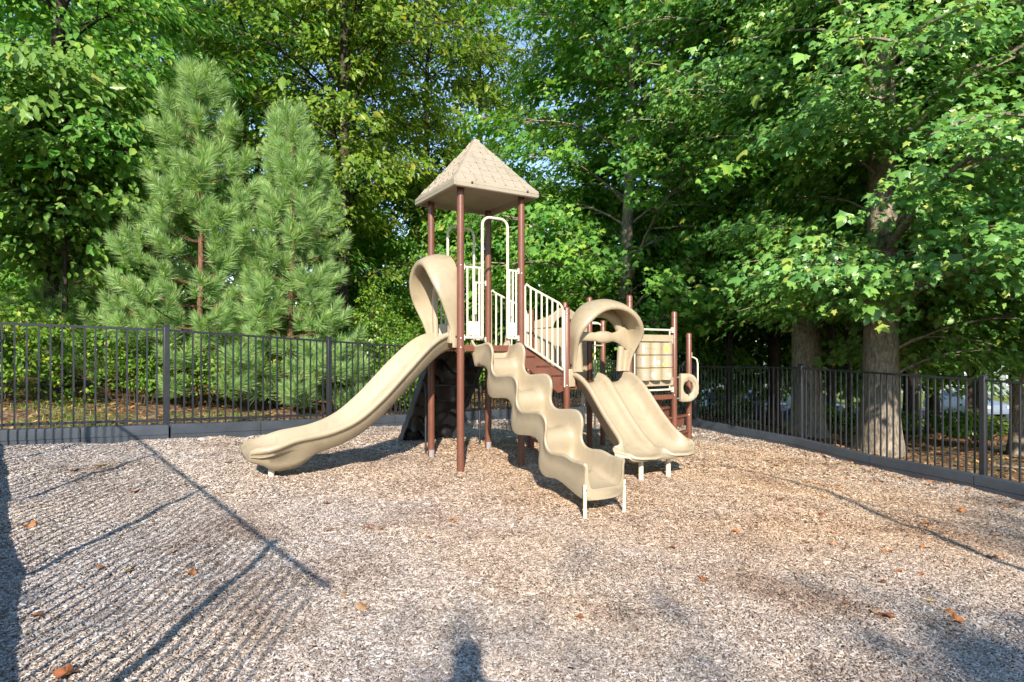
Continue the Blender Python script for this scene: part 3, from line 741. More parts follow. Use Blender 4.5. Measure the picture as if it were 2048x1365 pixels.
# long slide off the left face
def long_slide():
    n = 44; mid = (A + B) / 2; ddir = V((-.80, -.60, 0)); n0 = -E1
    ctl = [(-.10, 1.535), (.06, 1.53), (.16, 1.49), (.30, 1.385), (.6, 1.09), (.9, .80), (1.2, .575), (1.5, .455), (1.8, .405), (2.05, .39), (2.22, .385), (2.44, .37)]
    def zf(t):
        for i in range(len(ctl) - 1):
            if ctl[i][0] <= t <= ctl[i + 1][0]: break
        p0 = ctl[max(i - 1, 0)]; p1 = ctl[i]; p2 = ctl[i + 1]; p3 = ctl[min(i + 2, len(ctl) - 1)]
        u = (t - p1[0]) / (p2[0] - p1[0]); m1 = (p2[1] - p0[1]) / (p2[0] - p0[0]) * (p2[0] - p1[0]); m2 = (p3[1] - p1[1]) / (p3[0] - p1[0]) * (p2[0] - p1[0])
        return (2 * u ** 3 - 3 * u * u + 1) * p1[1] + (u ** 3 - 2 * u * u + u) * m1 + (-2 * u ** 3 + 3 * u * u) * p2[1] + (u ** 3 - u * u) * m2
    mb = MB(); rings = []
    for i in range(n + 1):
        t = -.04 + 2.32 * i / n; z = zf(t)
        d = (n0 * max(0, 1 - t / .5) + ddir * min(1, max(t, 0) / .5 + .4)).normalized() if t < .5 else ddir
        o = mid + ddir * t; sz = (zf(min(t + .03, 2.43)) - zf(max(t - .03, -.09))) / .06; tl = (d + UP * sz).normalized()
        side = V((-d.y, d.x, 0)) * -1; up = side.cross(tl); up = up if up.z > 0 else -up
        e = float(sstep(1.85, 2.28, t)); s = max(0, 1 - t / .5); tip = max(0, (t - 2.0) / .28)
        k_ = math.sqrt(max(.05, 1 - .38 * tip ** 3))
        h = (.185 - .03 * s) * (1 - .42 * e); wf = (.215 + .02 * e) * k_; wr = (.285 + .03 * e - .02 * s) * k_
        dep = .045 + .125 * sstep(1.62, 1.95, t) * (1 - .75 * sstep(2.08, 2.29, t)) + .03 * s
        rings.append([o + side * x + up * zz + UP * z for x, zz in profile(wf, wr, h, .062, float(dep), True)])
    # rounded end: taper the last rings down over the lip
    for k, (f, dn) in enumerate(((.03, .02), (.04, .10))):
        c = sum(rings[-1], V()) / len(rings[-1]); rings.append([p + (c - p) * (.10 + .12 * k) + ddir * f - UP * dn * max(0, (p.z - c.z + .1)) for p in rings[-1]])
    mb.loft(rings); o = part('long_slide', mb, TAN, smooth=70)
    m = MB(); p = mid + ddir * 2.10; m.tube([V((p.x, p.y, g(p.x, p.y) - .1)), V((p.x, p.y, .29))], .031, 14); part('slide_leg', m, CREAM, o)
    return o
long_slide()

def hood(name, cen, tan, outw, width, z0, h, out, bar=None):
    """moulded hood over a slide entry: a flared arch shell with rolled rim on a flat flange with an opening"""
    def arch(w, hh, off, zsh=0, n=30, flare=0.0):
        pts = []
        for i in range(n + 1):
            f = -1 + 2 * i / n; s = abs(f); sg = 1 if f > 0 else -1
            if s > .62: x = w / 2 * (1 - .08 * ((s - .62) / .38)); z = hh * .50 * (1 - (s - .62) / .38)
            else:
                a = s / .62 * math.pi / 2; x = w / 2 * math.sin(a) ** .95; z = hh * .50 + hh * .50 * math.cos(a) ** .95
            k = float(sstep(.0, .95, z / hh)); o_ = off[0] + (off[1] - off[0]) * k
            x *= 1 + flare * math.exp(-((z / hh - .58) / .22) ** 2)
            pts.append(cen + tan * (x * sg) + outw * o_ + UP * (z0 + z + zsh * k))
        return pts
    mb = MB()
    lay = [arch(width, h, (.0, .0)), arch(width * 1.01, h * 1.005, (.015, out * .35), .0, flare=.02), arch(width * 1.02, h * 1.0, (.03, out * .7), -.03, flare=.06), arch(width * 1.01, h * .98, (.05, out * .95), -.06, flare=.09),
           arch(width * .985, h * .965, (.062, out * 1.0), -.075, flare=.09), arch(width * .95, h * .945, (.060, out * .985), -.085, flare=.08), arch(width * .925, h * .93, (.045, out * .93), -.085, flare=.07), arch(width * .925, h * .94, (.02, out * .6), -.05, flare=.03),
           arch(width * .90, h * .935, (.0, out * .25), -.02), arch(width * .86, h * .92, (-.005, .02), -.01), arch(width * .74, h * .83, (.03, .05)), arch(width * .645, h * .765, (.022, .03)), arch(width * .63, h * .755, (.0, -.005)), arch(width * .63, h * .755, (-.02, -.02)), arch(width, h, (-.02, -.02))]
    rings = [[l[i] for l in lay] for i in range(len(lay[0]))]
    mb.loft(rings); o = part(name, mb, TAN, smooth=75)
    if bar:
        b = MB(); zc = z0 + bar; L = width * .47; rr = []
        for i in range(21):
            f = -1 + 2 * i / 20; r_ = .060 + .024 * math.exp(-(f / .22) ** 6) + .30 * max(0, (f if f > 0 else -f * .5) - .30) ** 1.7
            c = cen + tan * (f * L) + outw * (.02 + .05 * (1 - f * f)) + UP * (zc + .02 * f * f)
            rr.append([c + UP * (r_ * math.sin(a)) + outw * ((.026 + .022 * math.exp(-(f / .22) ** 6)) * math.cos(a)) for a in [2 * math.pi * k / 12 for k in range(12)]])
        b.loft(rr); part('grab_bar', b, TAN, o, smooth=60)
    return o
hood('slide_hood', (A + B) / 2 - E1 * .01, E2, -E1, .80, DZ - .03, 1.16, .36)
# skirt block of the hood beside the front post
m = MB(); m.loft([[A + E2 * (.06 + x) - E1 * (.02 + y) + UP * z for x, y in ((0, 0), (.09, 0), (.10, .07), (.05, .10), (0, .09))] for z in (DZ + .02, DZ + .05, DZ + .20, DZ + .235)]); part('hood_foot', m, TAN, smooth=40, bevel=.008)

# wavy slide off the front-right face
def wave_slide():
    org = (A + D) / 2 + E2 * .03; fwd = -E2; Z0 = DZ - .165; NP = 64
    def curve(p):
        """one period of the S-shaped course: level shoulder, then a drop steeper than vertical"""
        x = z = 0; out = [(0, 0)]
        for k in range(NP):
            w_ = ((1 - math.cos(2 * math.pi * (k + .5) / NP)) / 2) ** p; th = R(-5) + R(107) * w_
            x += math.cos(th); z -= math.sin(th); out.append((x, z))
        return out
    lo, hi = 1.0, 6.0
    for _ in range(40):
        p = (lo + hi) / 2; c_ = curve(p)
        if -c_[-1][1] / c_[-1][0] > .655: lo = p
        else: hi = p
    k_ = .55 / c_[-1][0]; c_ = [(x * k_, z * k_) for x, z in c_]; drop = -c_[-1][1]; arcl = k_
    P = [(-.05, DZ - .02, -9), (-.02, DZ - .025, -9)]; P += [(.06 * j / 6 - .01, DZ - .03 - (DZ - .03 - Z0) * (1 - (1 - j / 6) ** 2), j / 6 * .05 - .05) for j in range(6)]
    for r_ in range(3):
        P += [(.05 + .55 * r_ + x, Z0 - drop * r_ + z, arcl * (j if j <= NP / 2 else j - NP)) for j, (x, z) in enumerate(c_[:-1])]
    t3, z3 = 1.70, Z0 - 3 * drop
    for j in range(41):
        f = j / 40; P.append((t3 + (2.16 - t3) * f, z3 + (.185 - z3) * (f * f * (3 - 2 * f)), f * .5))
    mb = MB(); rings = []; n = len(P) - 1
    for i, (t, z, m) in enumerate(P):
        s = max(0, t) / 2.16; up_a = R(31) * float(sstep(-.03, .12, t)) * (1 - float(sstep(1.85, 2.16, t)))
        up = UP * math.cos(up_a) + fwd * math.sin(up_a)
        ear = max(0, 1 - max(t, 0) / .22) ** 2
        wr = .207 + .018 * s + .045 * ear; wf = wr - .034; h = .215 - .075 * ear + .03 * float(sstep(.85, .98, s)); lip = .022
        L = [(-wr - lip, h - .030), (-wr - lip - .002, h - .012), (-wr - lip * .7, h + .002), (-wr - lip * .2, h + .004), (-wr + .006, h - .006), (-wr + .010, h - .022), (-wf - .018, h * .45), (-wf - .004, .050), (-wf + .010, .018), (-wf + .034, .003)]
        fl = [(-wf + .034) * (1 - k / 7) for k in range(1, 7)]
        L += [(x, 0) for x in fl]
        prof = L + [(0, 0)] + [(-x, q) for x, q in reversed(L)] + [(wr + lip - .010, h - .045), (wr + .010, h * .35), (wr + .004, -.05), (wr - .012, -.098), (wf * .5, -.108), (0, -.11), (-wf * .5, -.108), (-wr + .012, -.098), (-wr - .004, -.05), (-wr - .010, h * .35), (-wr - lip + .010, h - .045)]
        ring = []; c = org + fwd * t + UP * z
        # circular dish pressed into each level part of the floor
        ring = []; c = org + fwd * t + UP * z
        for k, (x, q) in enumerate(prof):
            dz = 0
            if len(L) - 7 <= k <= len(L) + 7:
                rr = math.hypot(m + .01, x * 1.05); dz = -.036 * float(1 - sstep(.152, .176, rr)) if .1 < s < .9 else 0
            ring.append(c + E1 * x + up * (q + dz))
        rings.append(ring)
    last = rings[-1]; cc = sum(last, V()) / len(last)
    rings.append([p + fwd * .012 + (cc - p) * .03 for p in last])
    mb.loft(rings); o = part('wave_slide', mb, TAN, smooth=60)
    e = org + fwd * (2.16 - .02) + UP * .2
    for sg in (-1, 1):
        p = e + E1 * .236 * sg + fwd * .022; m = MB(); m.tube([V((p.x, p.y, g(p.x, p.y) - .12)), V((p.x, p.y, .235))], .017, 12)
        lg = part('slide_leg', m, CREAM, o)
        b = MB(); c = V((p.x, p.y, .19)) + fwd * .012; b.tube([c, c + fwd * .012], .008, 8); part('bolt', b, STEEL, lg)
    return o
wave_slide()

# tower guard rails, hoops
TR = .0125
def line(a, b, t): return a + (b - a) * t
def hoop(mb, p0, p1, z0, z1, r=.105, rad=.0175):
    d = (p1 - p0).normalized(); L = (p1 - p0).length
    pts = [p0 + UP * z0, p0 + UP * (z1 - r)] + arc(p0 + d * r + UP * (z1 - r), -d, UP, r, 0, math.pi / 2, 7)[1:] + arc(p1 - d * r + UP * (z1 - r), UP, d, r, 0, math.pi / 2, 7) + [p1 + UP * z0]
    mb.tube(pts, rad, 10)
def guard(a, b, f0, f1, ztop, hz, nm):
    root = MB(); p0, p1 = line(a, b, f0), line(a, b, f1)
    hoop(root, p0, p1, DZ + .09, hz)
    o = part(nm, root, CREAM)
    for s0, s1, post_end in ((.06, f0, 0), (f1, .94, 1)):
        q = MB(); u, v = line(a, b, s0), line(a, b, s1)
        q.tube([u + UP * ztop, v + UP * ztop], .014, 8); q.tube([u + UP * (DZ + .09), v + UP * (DZ + .09)], .016, 8)
        ext = (b - a).normalized()
        n = 3
        for k in range(n):
            p = line(u, v, (k + .5) / n) if n > 1 else (u + v) / 2
            q.tube([p + UP * (DZ + .09), p + UP * ztop], .0125, 8)
        e_ = u if not post_end else v
        for zz in (ztop, DZ + .09):
            q.box(e_ + UP * zz + ext * (.012 if post_end else -.012) * 1.0, ext, UP, ext.cross(UP), .012, .035, .018)
        pn = part('side_panel', q, CREAM, o)
        w_ = MB(); c = (u + v) / 2 + UP * (DZ + .20); nv = ext.cross(UP)
        w_.box(c, ext, UP, nv, (v - u).length * .36, .085, .009); part('plate', w_, CREAM, pn, bevel=.004)
    return o
guard(A, D, .345, .765, 2.47, 3.10, 'entry_rail')
guard(B, Cc, .28, .74, 2.40, 3.13, 'entry_rail')

# stair between tower (D, C) and lower deck (G, G2)
SL = .717; GP = D + E1 * SL; G2 = Cc + E1 * SL; LZ = 1.02
H = GP + E1 * 1.115; K = G2 + E1 * 1.08
Jp = H + E1 * .90; Np = V((2.80, 9.5, 0)); Mp = V((1.50, 9.9, 0)); Qp = V((.90, 10.2, 0))
post(GP, 2.03); post(G2, 2.05); post(H, 2.24); post(K, 2.28); post(Jp, 2.04); post(Np, 1.73); post(Mp, 1.95); post(Qp, 2.28)
def stair_rail(a, b):
    n_ = E1; root = MB(); r = .05
    z0t, z1t = 2.30, 2.055; z0b, z1b = 1.54, 1.21
    p, q = line(a, b, .07), line(a, b, .90)
    pts = [p + UP * z0b, p + UP * (z0t - .02)]
    pts += [p + n_ * .02 + UP * (z0t + .01), line(p, q, .12) + UP * (z0t + (z1t - z0t) * .1), line(p, q, .9) + UP * (z1t + .035), line(p, q, .97) + UP * (z1t - .005), q + UP * (z1t - .06), q + UP * (z1b + .05), q + UP * z1b, p + UP * z0b]
    root.tube(pts, .0155, 8)
    for k in range(1, 7):
        f = k / 7; c = line(p, q, f); root.tube([c + UP * (z0b + (z1b - z0b) * f), c + UP * (z0t + (z1t - z0t) * f + .005)], .0125, 8)
    # long end tube dropping past the stringer
    e = line(a, b, .94); root.tube([e + UP * 2.0, e + UP * .98], .0105, 8); root.tube([e + UP * 1.55, q + UP * 1.55], .009, 6)
    return part('stair_rail', root, CREAM)
for a, b, off in ((D, GP, -E2 * .012), (Cc, G2, E2 * .012)):
    stair_rail(a + off, b + off)
    m = MB(); p, q = line(a, b, .05) + off * -3, line(a, b, .97) + off * -3; n_ = E2 * .012
    o_ = [p + UP * 1.50, line(p, q, .15) + UP * 1.50, line(p, q, .98) + UP * 1.16, q + UP * 1.12, q + UP * .93, line(p, q, .86) + UP * .90, line(p, q, .16) + UP * 1.22, p + UP * 1.25]
    m.prism([v - n_ / 2 for v in o_], n_); so_ = part('stringer', m, BROWN, smooth=0, bevel=.002)
    if off.y < 0:
        for zz in (1.02, 1.08):
            b_ = MB(); c = line(p, q, .93) + UP * zz - n_ / 2; b_.tube([c, c - E2 * .006], .009, 8); part('bolt', b_, BOLT, so_)
for k in range(3):
    f = (k + .5) / 3; zc = 1.53 - (1.53 - LZ) * (k + 1) / 4 - .02
    a, b = line(D, GP, f), line(Cc, G2, f); m = MB(); m.box((a + b) / 2 + UP * zc, E1, E2, UP, .115, .40, .016); part('step', m, BROWN, bevel=.003)

# lower deck with the double slide
deck([GP, H, K, G2], LZ)
hood('double_slide_hood', (GP + H) / 2 + E1 * .005 - E2 * .02, E1, -E2, 1.06, LZ + .16, .985, .36, bar=.47)
m = MB()
for f in (.05,):
    c = line(GP, H, f) - E2 * .03 + UP * (LZ + .08); m.box(c, E1, E2, UP, .055, .02, .12)
part('hood_foot', m, TAN, bevel=.01)
def double_slide():
    n = 34; mid = (GP + H) / 2 + E1 * .01; fwd = -E2
    ctl = [(-.05, 1.03), (.05, 1.02), (.14, .96), (.30, .80), (.55, .53), (.78, .32), (.95, .225), (1.06, .19), (1.16, .195), (1.30, .225)]
    xs_ = [c[0] for c in ctl]; zs_ = [c[1] for c in ctl]
    def zf(t):
        r = 0
        for k in range(-3, 4): r += float(np.interp(t + k * .02, xs_, zs_))
        return r / 7
    def prof(wf, wr, h, lip, dep, sep):
        L = [(-wr - lip, h - .05), (-wr - lip - .004, h - .02), (-wr - lip + .008, h - .004), (-wr - lip * .45, h + .006), (-wr + .004, h - .004), (-wr + .016, h - .03), (-wf - (wr - wf) * .35, h * .42), (-wf, .045), (-wf + .035, .012), (-wf + .09, 0),
             (-wf * .5, -.004), (-.11, 0), (-.075, .012), (-.052, sep * .6), (-.028, sep * .95), (0, sep)]
        Rr = [(-x, z) for x, z in reversed(L[:-1])]
        bot = [(wf + .02, h * .3), (wf, -dep * .55), (wf - .05, -dep), (.1, -dep), (0, -dep + .03), (-.1, -dep), (-wf + .05, -dep), (-wf, -dep * .55), (-wf - .02, h * .3)]
        return L + Rr + bot
    mb = MB(); rings = []
    for i in range(n + 1):
        t = -.03 + 1.29 * i / n; z = zf(t); sl_ = (zf(t + .04) - zf(t - .04)) / .08
        tl = (fwd + UP * sl_).normalized(); up = (UP - tl * tl.z).normalized()
        e = max(0, (t - .72) / .54); e = e * e
        s_ = max(0, 1 - t / .25)
        h = .20 - .05 * s_ - .10 * e; wf = .40 + .13 * e; wr = .455 + .175 * e
        pr_ = prof(wf, wr, h, .045, .09 - .03 * e, .115 + .02 * s_ - .045 * e)
        c = mid + fwd * t + UP * z + E1 * (.035 * e)
        # each lane ends in its own rounded scoop
        ring = []
        for x, zz in pr_:
            lane = abs(abs(x) - .27) / .30; push = -.17 * e * min(1.2, lane) ** 2
            sep_up = 0
            ring.append(c + E1 * x + up * (zz + sep_up) + fwd * push * (1 if t > .7 else 0))
        rings.append(ring)
    base_ = rings[-1]; cz_ = mid.z + zf(1.26)
    for f, a in ((.018, .04), (.034, .14), (.044, .34), (.046, .6)):
        rings.append([p + UP * ((cz_ - .055 - p.z) * a) + fwd * f for p in base_])
    mb.loft(rings); o = part('double_slide', mb, TAN, smooth=75)
    for sg in (-.24, .22):
        p = mid + fwd * 1.06 + E1 * sg; m = MB(); m.tube([V((p.x, p.y, g(p.x, p.y) - .1)), V((p.x, p.y, .14))], .031, 14); part('slide_leg', m, CREAM, o)
double_slide()

# solid tan panel with arched top along the far edge of the lower deck
def back_panel():
    p0, p1 = G2 + E1 * .05, K - E1 * .05; L = (p1 - p0).length; m = MB(); th = E2 * .03
    def prism(ol): m.prism([p0 + E1 * (s * L) + UP * z - th / 2 for s, z in ol], th)
    prism([(0, .98), (1, .98), (1, 1.82), (.62, 1.82), (.30, 1.80), (0, 1.78)])
    top = [(0, 1.90), (.2, 1.95), (.34, 2.02), (.45, 2.10), (.55, 2.13), (.66, 2.10), (.76, 2.05), (1, 2.08)]
    low = [(1, 1.823), (.74, 1.823), (.70, 1.93), (.60, 1.97), (.48, 1.97), (.38, 1.90), (.34, 1.812), (0, 1.785)]
    prism(top + low)
    part('back_panel', m, TAN, smooth=0, bevel=.012)
back_panel()
# small side panel left of the double slide opening, far side
m = MB(); m.box(line(G2, K, .75) - E2 * .05 + UP * 1.20, E1, E2, UP, .14, .012, .19); part('low_panel', m, TAN, bevel=.008)
# arched climber behind the lower deck: white tubes
m = MB()
for s in (0, .34):
    a = Mp + V((-.35 + s * .2, -.1 + s, 0)); hoop(m, a, a + V((.36, .10, 0)), .2, 1.93, .15, .014)
a = Mp + V((-.13, .02, 0)); m.tube([a + UP * .2, a + UP * 1.62, a + V((.06, 0, 1.66)), a + V((.10, 0, 1.67))], .014, 8)
m.tube([Mp + UP * 1.55, K + UP * 1.55], .014, 8); m.tube([Qp + UP * 1.75, Mp + UP * 1.75], .014, 8); m.tube([Qp + UP * 1.1, Mp + UP * 1.1], .014, 8)
part('arch_climber', m, CREAM)

# tic-tac-toe panel of nine drums
def drum_panel():
    p, q = H + E1 * .05 - E2 * .01, Jp - E1 * .05 - E2 * .01; n_ = -E2; mb = MB()
    for z in (1.775, .885):
        mb.tube([p + UP * z, q + UP * z], .015, 8)
        for e_ in (p, q): mb.box(e_ + UP * (z + .0), E1, UP, E2, .014, .040, .018)
    for f in (.05, .93):
        c = line(p, q, f); mb.tube([c + UP * .885, c + UP * 1.775], .011, 8)
    fr = part('drum_frame', mb, CREAM)
    for z0, z1 in ((1.60, 1.70), (.945, 1.035)):
        b = MB(); o_ = []
        L = (q - p).length
        for s in [k / 12 for k in range(13)]: o_.append((s, z1))
        if z0 > 1.5: o_ += [(1, z0 - .03), (.965, z0 - .035), (.94, z0)] + [(.06, z0), (.035, z0 - .035), (0, z0 - .03)]
        else: o_ = [(0, z0 + .02), (.03, z0), (.97, z0), (1, z0 + .02), (1, z1 + .03), (.965, z1 + .035)] + [(.94 - .88 * k / 18, z1 + .012 - .02 * abs(math.sin(k / 18 * 3 * math.pi))) for k in range(19)] + [(.035, z1 + .035), (0, z1 + .03)]
        b.prism([p + E1 * (s * L) + UP * z + n_ * .028 for s, z in o_], -n_ * .05); part('crossbar', b, TAN, fr, smooth=0, bevel=.006)
    pr = random.Random(3); L = (q - p).length; W3 = L * .83 / 3
    marks = {(0, 0): ('w',), (1, 0): (), (2, 0): ('g',), (0, 1): ('w', 'k'), (1, 1): ('w', 'w2'), (2, 1): ('k', 'g2'), (0, 2): ('k2',), (1, 2): ('m',), (2, 2): ('k2', 'm2')}
    for i in range(3):
        for j in range(3):
            r = W3 * .485; hgt = .178; cz = 1.595 - .007 - (j + .5) * .186; c = p + E1 * (L * .075 + W3 * (i + .5)) + n_ * .035 + UP * cz
            mb = MB(); rot = pr.uniform(-.1, .1)
            mb.tube([c - UP * (hgt / 2), c - UP * (hgt / 2 - .004), c - UP * .001, c + UP * (hgt / 2 - .004), c + UP * hgt / 2], [r - .006, r, r, r, r - .006], 28)
            dr = part('drum', mb, TAN, fr, smooth=45)
            def patch(a0, a1, z0, z1, m_, shape=None):
                pm = MB(); n = 8; vs = []
                for k in range(n + 1):
                    f = k / n; a = a0 + (a1 - a0) * f - .68
                    w_ = 1 if shape is None else math.sqrt(max(0.02, 1 - (2 * f - 1) ** 2))
                    zm = (z0 + z1) / 2; hw = (z1 - z0) / 2 * w_
                    d_ = n_ * math.cos(a) + E1 * math.sin(a)
                    vs += [c + d_ * (r + .0022) + UP * (zm - hw), c + d_ * (r + .0022) + UP * (zm + hw)]
                pm.add(vs, [(2 * k, 2 * k + 2, 2 * k + 3, 2 * k + 1) for k in range(n)]); part('emblem', pm, m_, dr)
            for mk in marks[(i, j)]:
                if mk == 'w': patch(-.15, .12, -.06, .045, WHITE, 1); patch(-.12, .02, .04, .065, WHITE, 1)
                if mk == 'w2': patch(.35, .75, -.045, .02, WHITE, 1)
                if mk == 'g': patch(-.35, .45, -.05, .05, GREEN, 1)
                if mk == 'g2': patch(-.5, .05, -.075, -.015, GREEN, 1)
                if mk == 'k': patch(-.42, -.28, -.02, .05, GREYM, 1)
                if mk == 'k2': patch(.05, .6, -.03, .015, GREYM)
                if mk == 'm': patch(-.5, .2, -.055, .035, MINT, 1)
                if mk == 'm2': patch(.3, .85, -.055, .02, MINT, 1)
            if j == 0:
                gm = MB(); vs = []
                for k in range(9):
                    a = (-.6 if i == 0 else -1.4) + k * .11; d_ = n_ * math.cos(a) + E1 * math.sin(a)
                    vs += [c + d_ * (r + .001) - UP * .004, c + d_ * (r + .001) - UP * .001]
                gm.add(vs, [(2 * k, 2 * k + 2, 2 * k + 3, 2 * k + 1) for k in range(8)]); part('groove', gm, BOLT, dr)
drum_panel()

# side steps right of the lower deck, climbing left between J and N
w_ = (Np - Jp); wd = w_.normalized(); wl = w_.length
for k, (dx, zz) in enumerate(((-.46, .80), (-.22, .62), (.0, .47), (.06, .22))):
    a = Jp + E1 * dx; m = MB(); c = a + w_ * .5
    m.prism([a + UP * (zz - .035), a + w_ + UP * (zz - .035), a + w_ - E1 * .26 + UP * (zz - .035), a - E1 * .26 + UP * (zz - .035)], UP * .035); part('step', m, BROWN, smooth=0, bevel=.003)
    m = MB(); a2 = a - E1 * .10; m.prism([a2 + UP * (zz - .04), a2 + w_ * .98 + UP * (zz - .04), a2 + w_ * .98 + UP * (zz - .17), a2 + UP * (zz - .17)], -E1 * .012); part('riser', m, BROWN, smooth=0)
m = MB(); m.bar(H + UP * .775, Jp + UP * .775, .03, .07); part('step_beam', m, BROWN, bevel=.003)

# D-shaped steering panel with a ring
def steering():
    ex = V((.96, .28, 0)).normalized(); ny = V((ex.y, -ex.x, 0)); c = Jp + ex * .235 + UP * .905; hw, hh = .185, .215; n = 40
    outer, inner = [], []
    for k in range(n):
        a = 2 * math.pi * k / n; ca, sa = math.cos(a), math.sin(a)
        if ca >= 0: o = (ca * hw * .98, sa * hh)
        else:
            t = max(abs(ca) / .94, abs(sa)); o = (ca / t * hw * .80, sa / t * hh); 
        outer.append(o); inner.append((ca * .088 + .005, sa * .105))
    P = lambda q, d: c + ex * q[0] + UP * q[1] + ny * d
    mb = MB()
    mb.loft([[P(outer[k], -.03), P(outer[k], .018), P((outer[k][0] * .95, outer[k][1] * .95), .030), P((inner[k][0] * 1.42, inner[k][1] * 1.42), .030), P((inner[k][0] * 1.32, inner[k][1] * 1.32), .018), P((inner[k][0] * 1.1, inner[k][1] * 1.1), .018), P(inner[k], .010), P(inner[k], -.03)] for k in list(range(n)) + [0]], True, False, False)
    o = part('steering_panel', mb, TAN, smooth=50)
    for a in range(4):
        an = math.pi / 4 + a * math.pi / 2; b = MB(); q = (math.cos(an) * .108, math.sin(an) * .13); b.tube([P(q, .018), P(q, .026)], .008, 8); part('bolt', b, STEEL, o)
    for k in range(2):
        an = math.pi / 2 + k * math.pi; b = MB(); q = (math.cos(an) * .1 + .005, math.sin(an) * .112); b.tube([P(q, .017), P(q, .022)], .011, 10); part('bolt', b, BOLT, o)
    for zz in (-.16, .16):
        b = MB(); b.tube([P((-.15, zz), 0), P((-.20, zz), 0)], .012, 8); part('bracket', b, STEEL, o)
steering()
m = MB(); a = Np + V((.05, 0, 0)); m.tube([a + V((-.01, 0, 1.44)), a + V((-.01, 0, 1.37)), a + V((.03, 0, 1.36)), a + V((.075, 0, 1.33)), a + V((.09, 0, 1.26)), a + V((.09, 0, .8)), a + V((.06, 0, .74)), a + V((.0, 0, .72))], .013, 8); part('hand_rail', m, CREAM)

# black moulded climbing wall off the back-left face, and its tubular frame
def climbing_wall():
    a, b = B + E1 * .03, Cc - E1 * .03; mb = MB(); nu, nv = 34, 80; q = np.random.default_rng(6)
    bumps = [(q.uniform(.1, .9), q.uniform(.04, .96), q.uniform(.06, .14), q.uniform(.06, .15) * (1 if q.uniform() < .75 else -1)) for _ in range(40)]
    def P(u, v, off):
        t = 1.14 * v + .05 * math.sin(v * math.pi); z0 = 1.46 + (g(*(B + E2 * 1.14).xy) - 1.46) * v - .06 * math.sin(v * math.pi)
        d = 0
        for bu, bv, br, bh in bumps: d += bh * math.exp(-(((u - bu) * .8) ** 2 + ((v - bv) * 1.7) ** 2) / br ** 2 * 1.3)
        sw = (v * 6.5 + .35 * math.sin(u * 5 + 1) + .2 * math.sin(u * 11)) % 1; d = d * .38 - .15 * (sw if sw < .8 else (1 - sw) * 4) + .05
        d *= min(1, u / .06, (1 - u) / .06)
        nrm = (E2 * .79 + UP * .61)
        return a + (b - a) * u + E2 * t + UP * z0 + nrm * (d * .9 + off)
    for off in (0, -.012):
        pts = [[P(i / nu, j / nv, off) for i in range(nu + 1)] for j in range(nv + 1)]
        mb.loft(pts, False, False, False)
    o = part('climbing_wall', mb, ROCKP, smooth=50)
    for u in (-.03, 1.03):
        m = MB(); pts = [P(u, j / 12, 0) for j in range(13)]; rr = []
        for p in pts: rr.append([p + E1 * x + (E2 * .79 + UP * .61) * y for x, y in ((-.012, -.06), (.012, -.06), (.012, .06), (-.012, .06))])
        m.loft(rr); part('wall_edge', m, EDGE, o, smooth=30, bevel=.003)
    m = MB()
    for f, rz in ((0.02, 1.05), (.98, .95)):
        p = line(B, Cc, f) + E2 * .22; m.tube([V((p.x, p.y, g(p.x, p.y) - .1)), p + UP * (rz - .12), p + E2 * .02 + UP * (rz - .03), p + E2 * .10 + UP * rz], .014, 8)
    p, q_ = line(B, Cc, .03) + E2 * .22, line(B, Cc, .97) + E2 * .22; m.tube([p + UP * 1.0, q_ + UP * .97], .012, 8)
    part('wall_frame', m, BLACK, o)
climbing_wall()

# clamp bolts and collars on the posts at deck and rail height
for p_, zs in ((A, (1.50, 1.61, 2.48)), (D, (1.50, 2.44)), (GP, (1.0, 1.95)), (Jp, (.80, 1.66)), (H, (1.0, 1.66)), (Np, (.46,)), (B, (1.49,)), (Cc, (1.49,))):
    for z_ in zs:
        b_ = MB(); dv = V((-p_.x * .12 + .12, -1, 0)).normalized(); c_ = V((p_.x, p_.y, z_)) + dv * (PR - .001)
        b_.tube([c_, c_ + dv * .005, c_ + dv * .008], [.010, .010, .006], 10); part('bolt', b_, STEEL)
for cen_, tn_, ou_, w_, z0_ in (((A + B) / 2, E2, -E1, .80, DZ), ((GP + H) / 2, E1, -E2, 1.06, LZ + .16)):
    for sg in (-1, 1):
        for zz in (.10, .46):
            b_ = MB(); c_ = cen_ + tn_ * (sg * w_ * .475) + ou_ * (.028) + UP * (z0_ + zz); b_.tube([c_, c_ + ou_ * .012, c_ + ou_ * .016], [.012, .012, .007], 10); part('bolt', b_, BOLT)
# ------------------------------------------------------------------ fallen leaves
def leaf_variant(seed):
    q = random.Random(seed); n = 22; v = [(0, 0, .008)]; lob = 5
    for k in range(n):
        a = 2 * math.pi * k / n; r = .055 * (.62 + .38 * abs(math.cos(a * lob / 2)) ** .8) * q.uniform(.85, 1.1)
        x, y = math.cos(a) * r, math.sin(a) * r
        v.append((x, y, .008 + .014 * (x / .055) ** 2 * q.uniform(.6, 1.3) + .012 * math.sin(a * 2 + seed)))
    me = bpy.data.meshes.new('fallen_leaf'); me.from_pydata(v, [], [(0, k + 1, (k + 1) % n + 1) for k in range(n)]); me.materials.append(FL[seed % len(FL)])
    return me
def flm(name, col):
    m = plain(name, col, .6, .3, 40); return m
FL = [flm('rust_leaf', (.25, .085, .030)), flm('brown_leaf', (.16, .07, .032)), flm('orange_leaf', (.33, .125, .035)), flm('tan_leaf', (.32, .18, .09)), flm('yellow_leaf', (.42, .28, .06))]
FV = [leaf_variant(s) for s in range(10)]
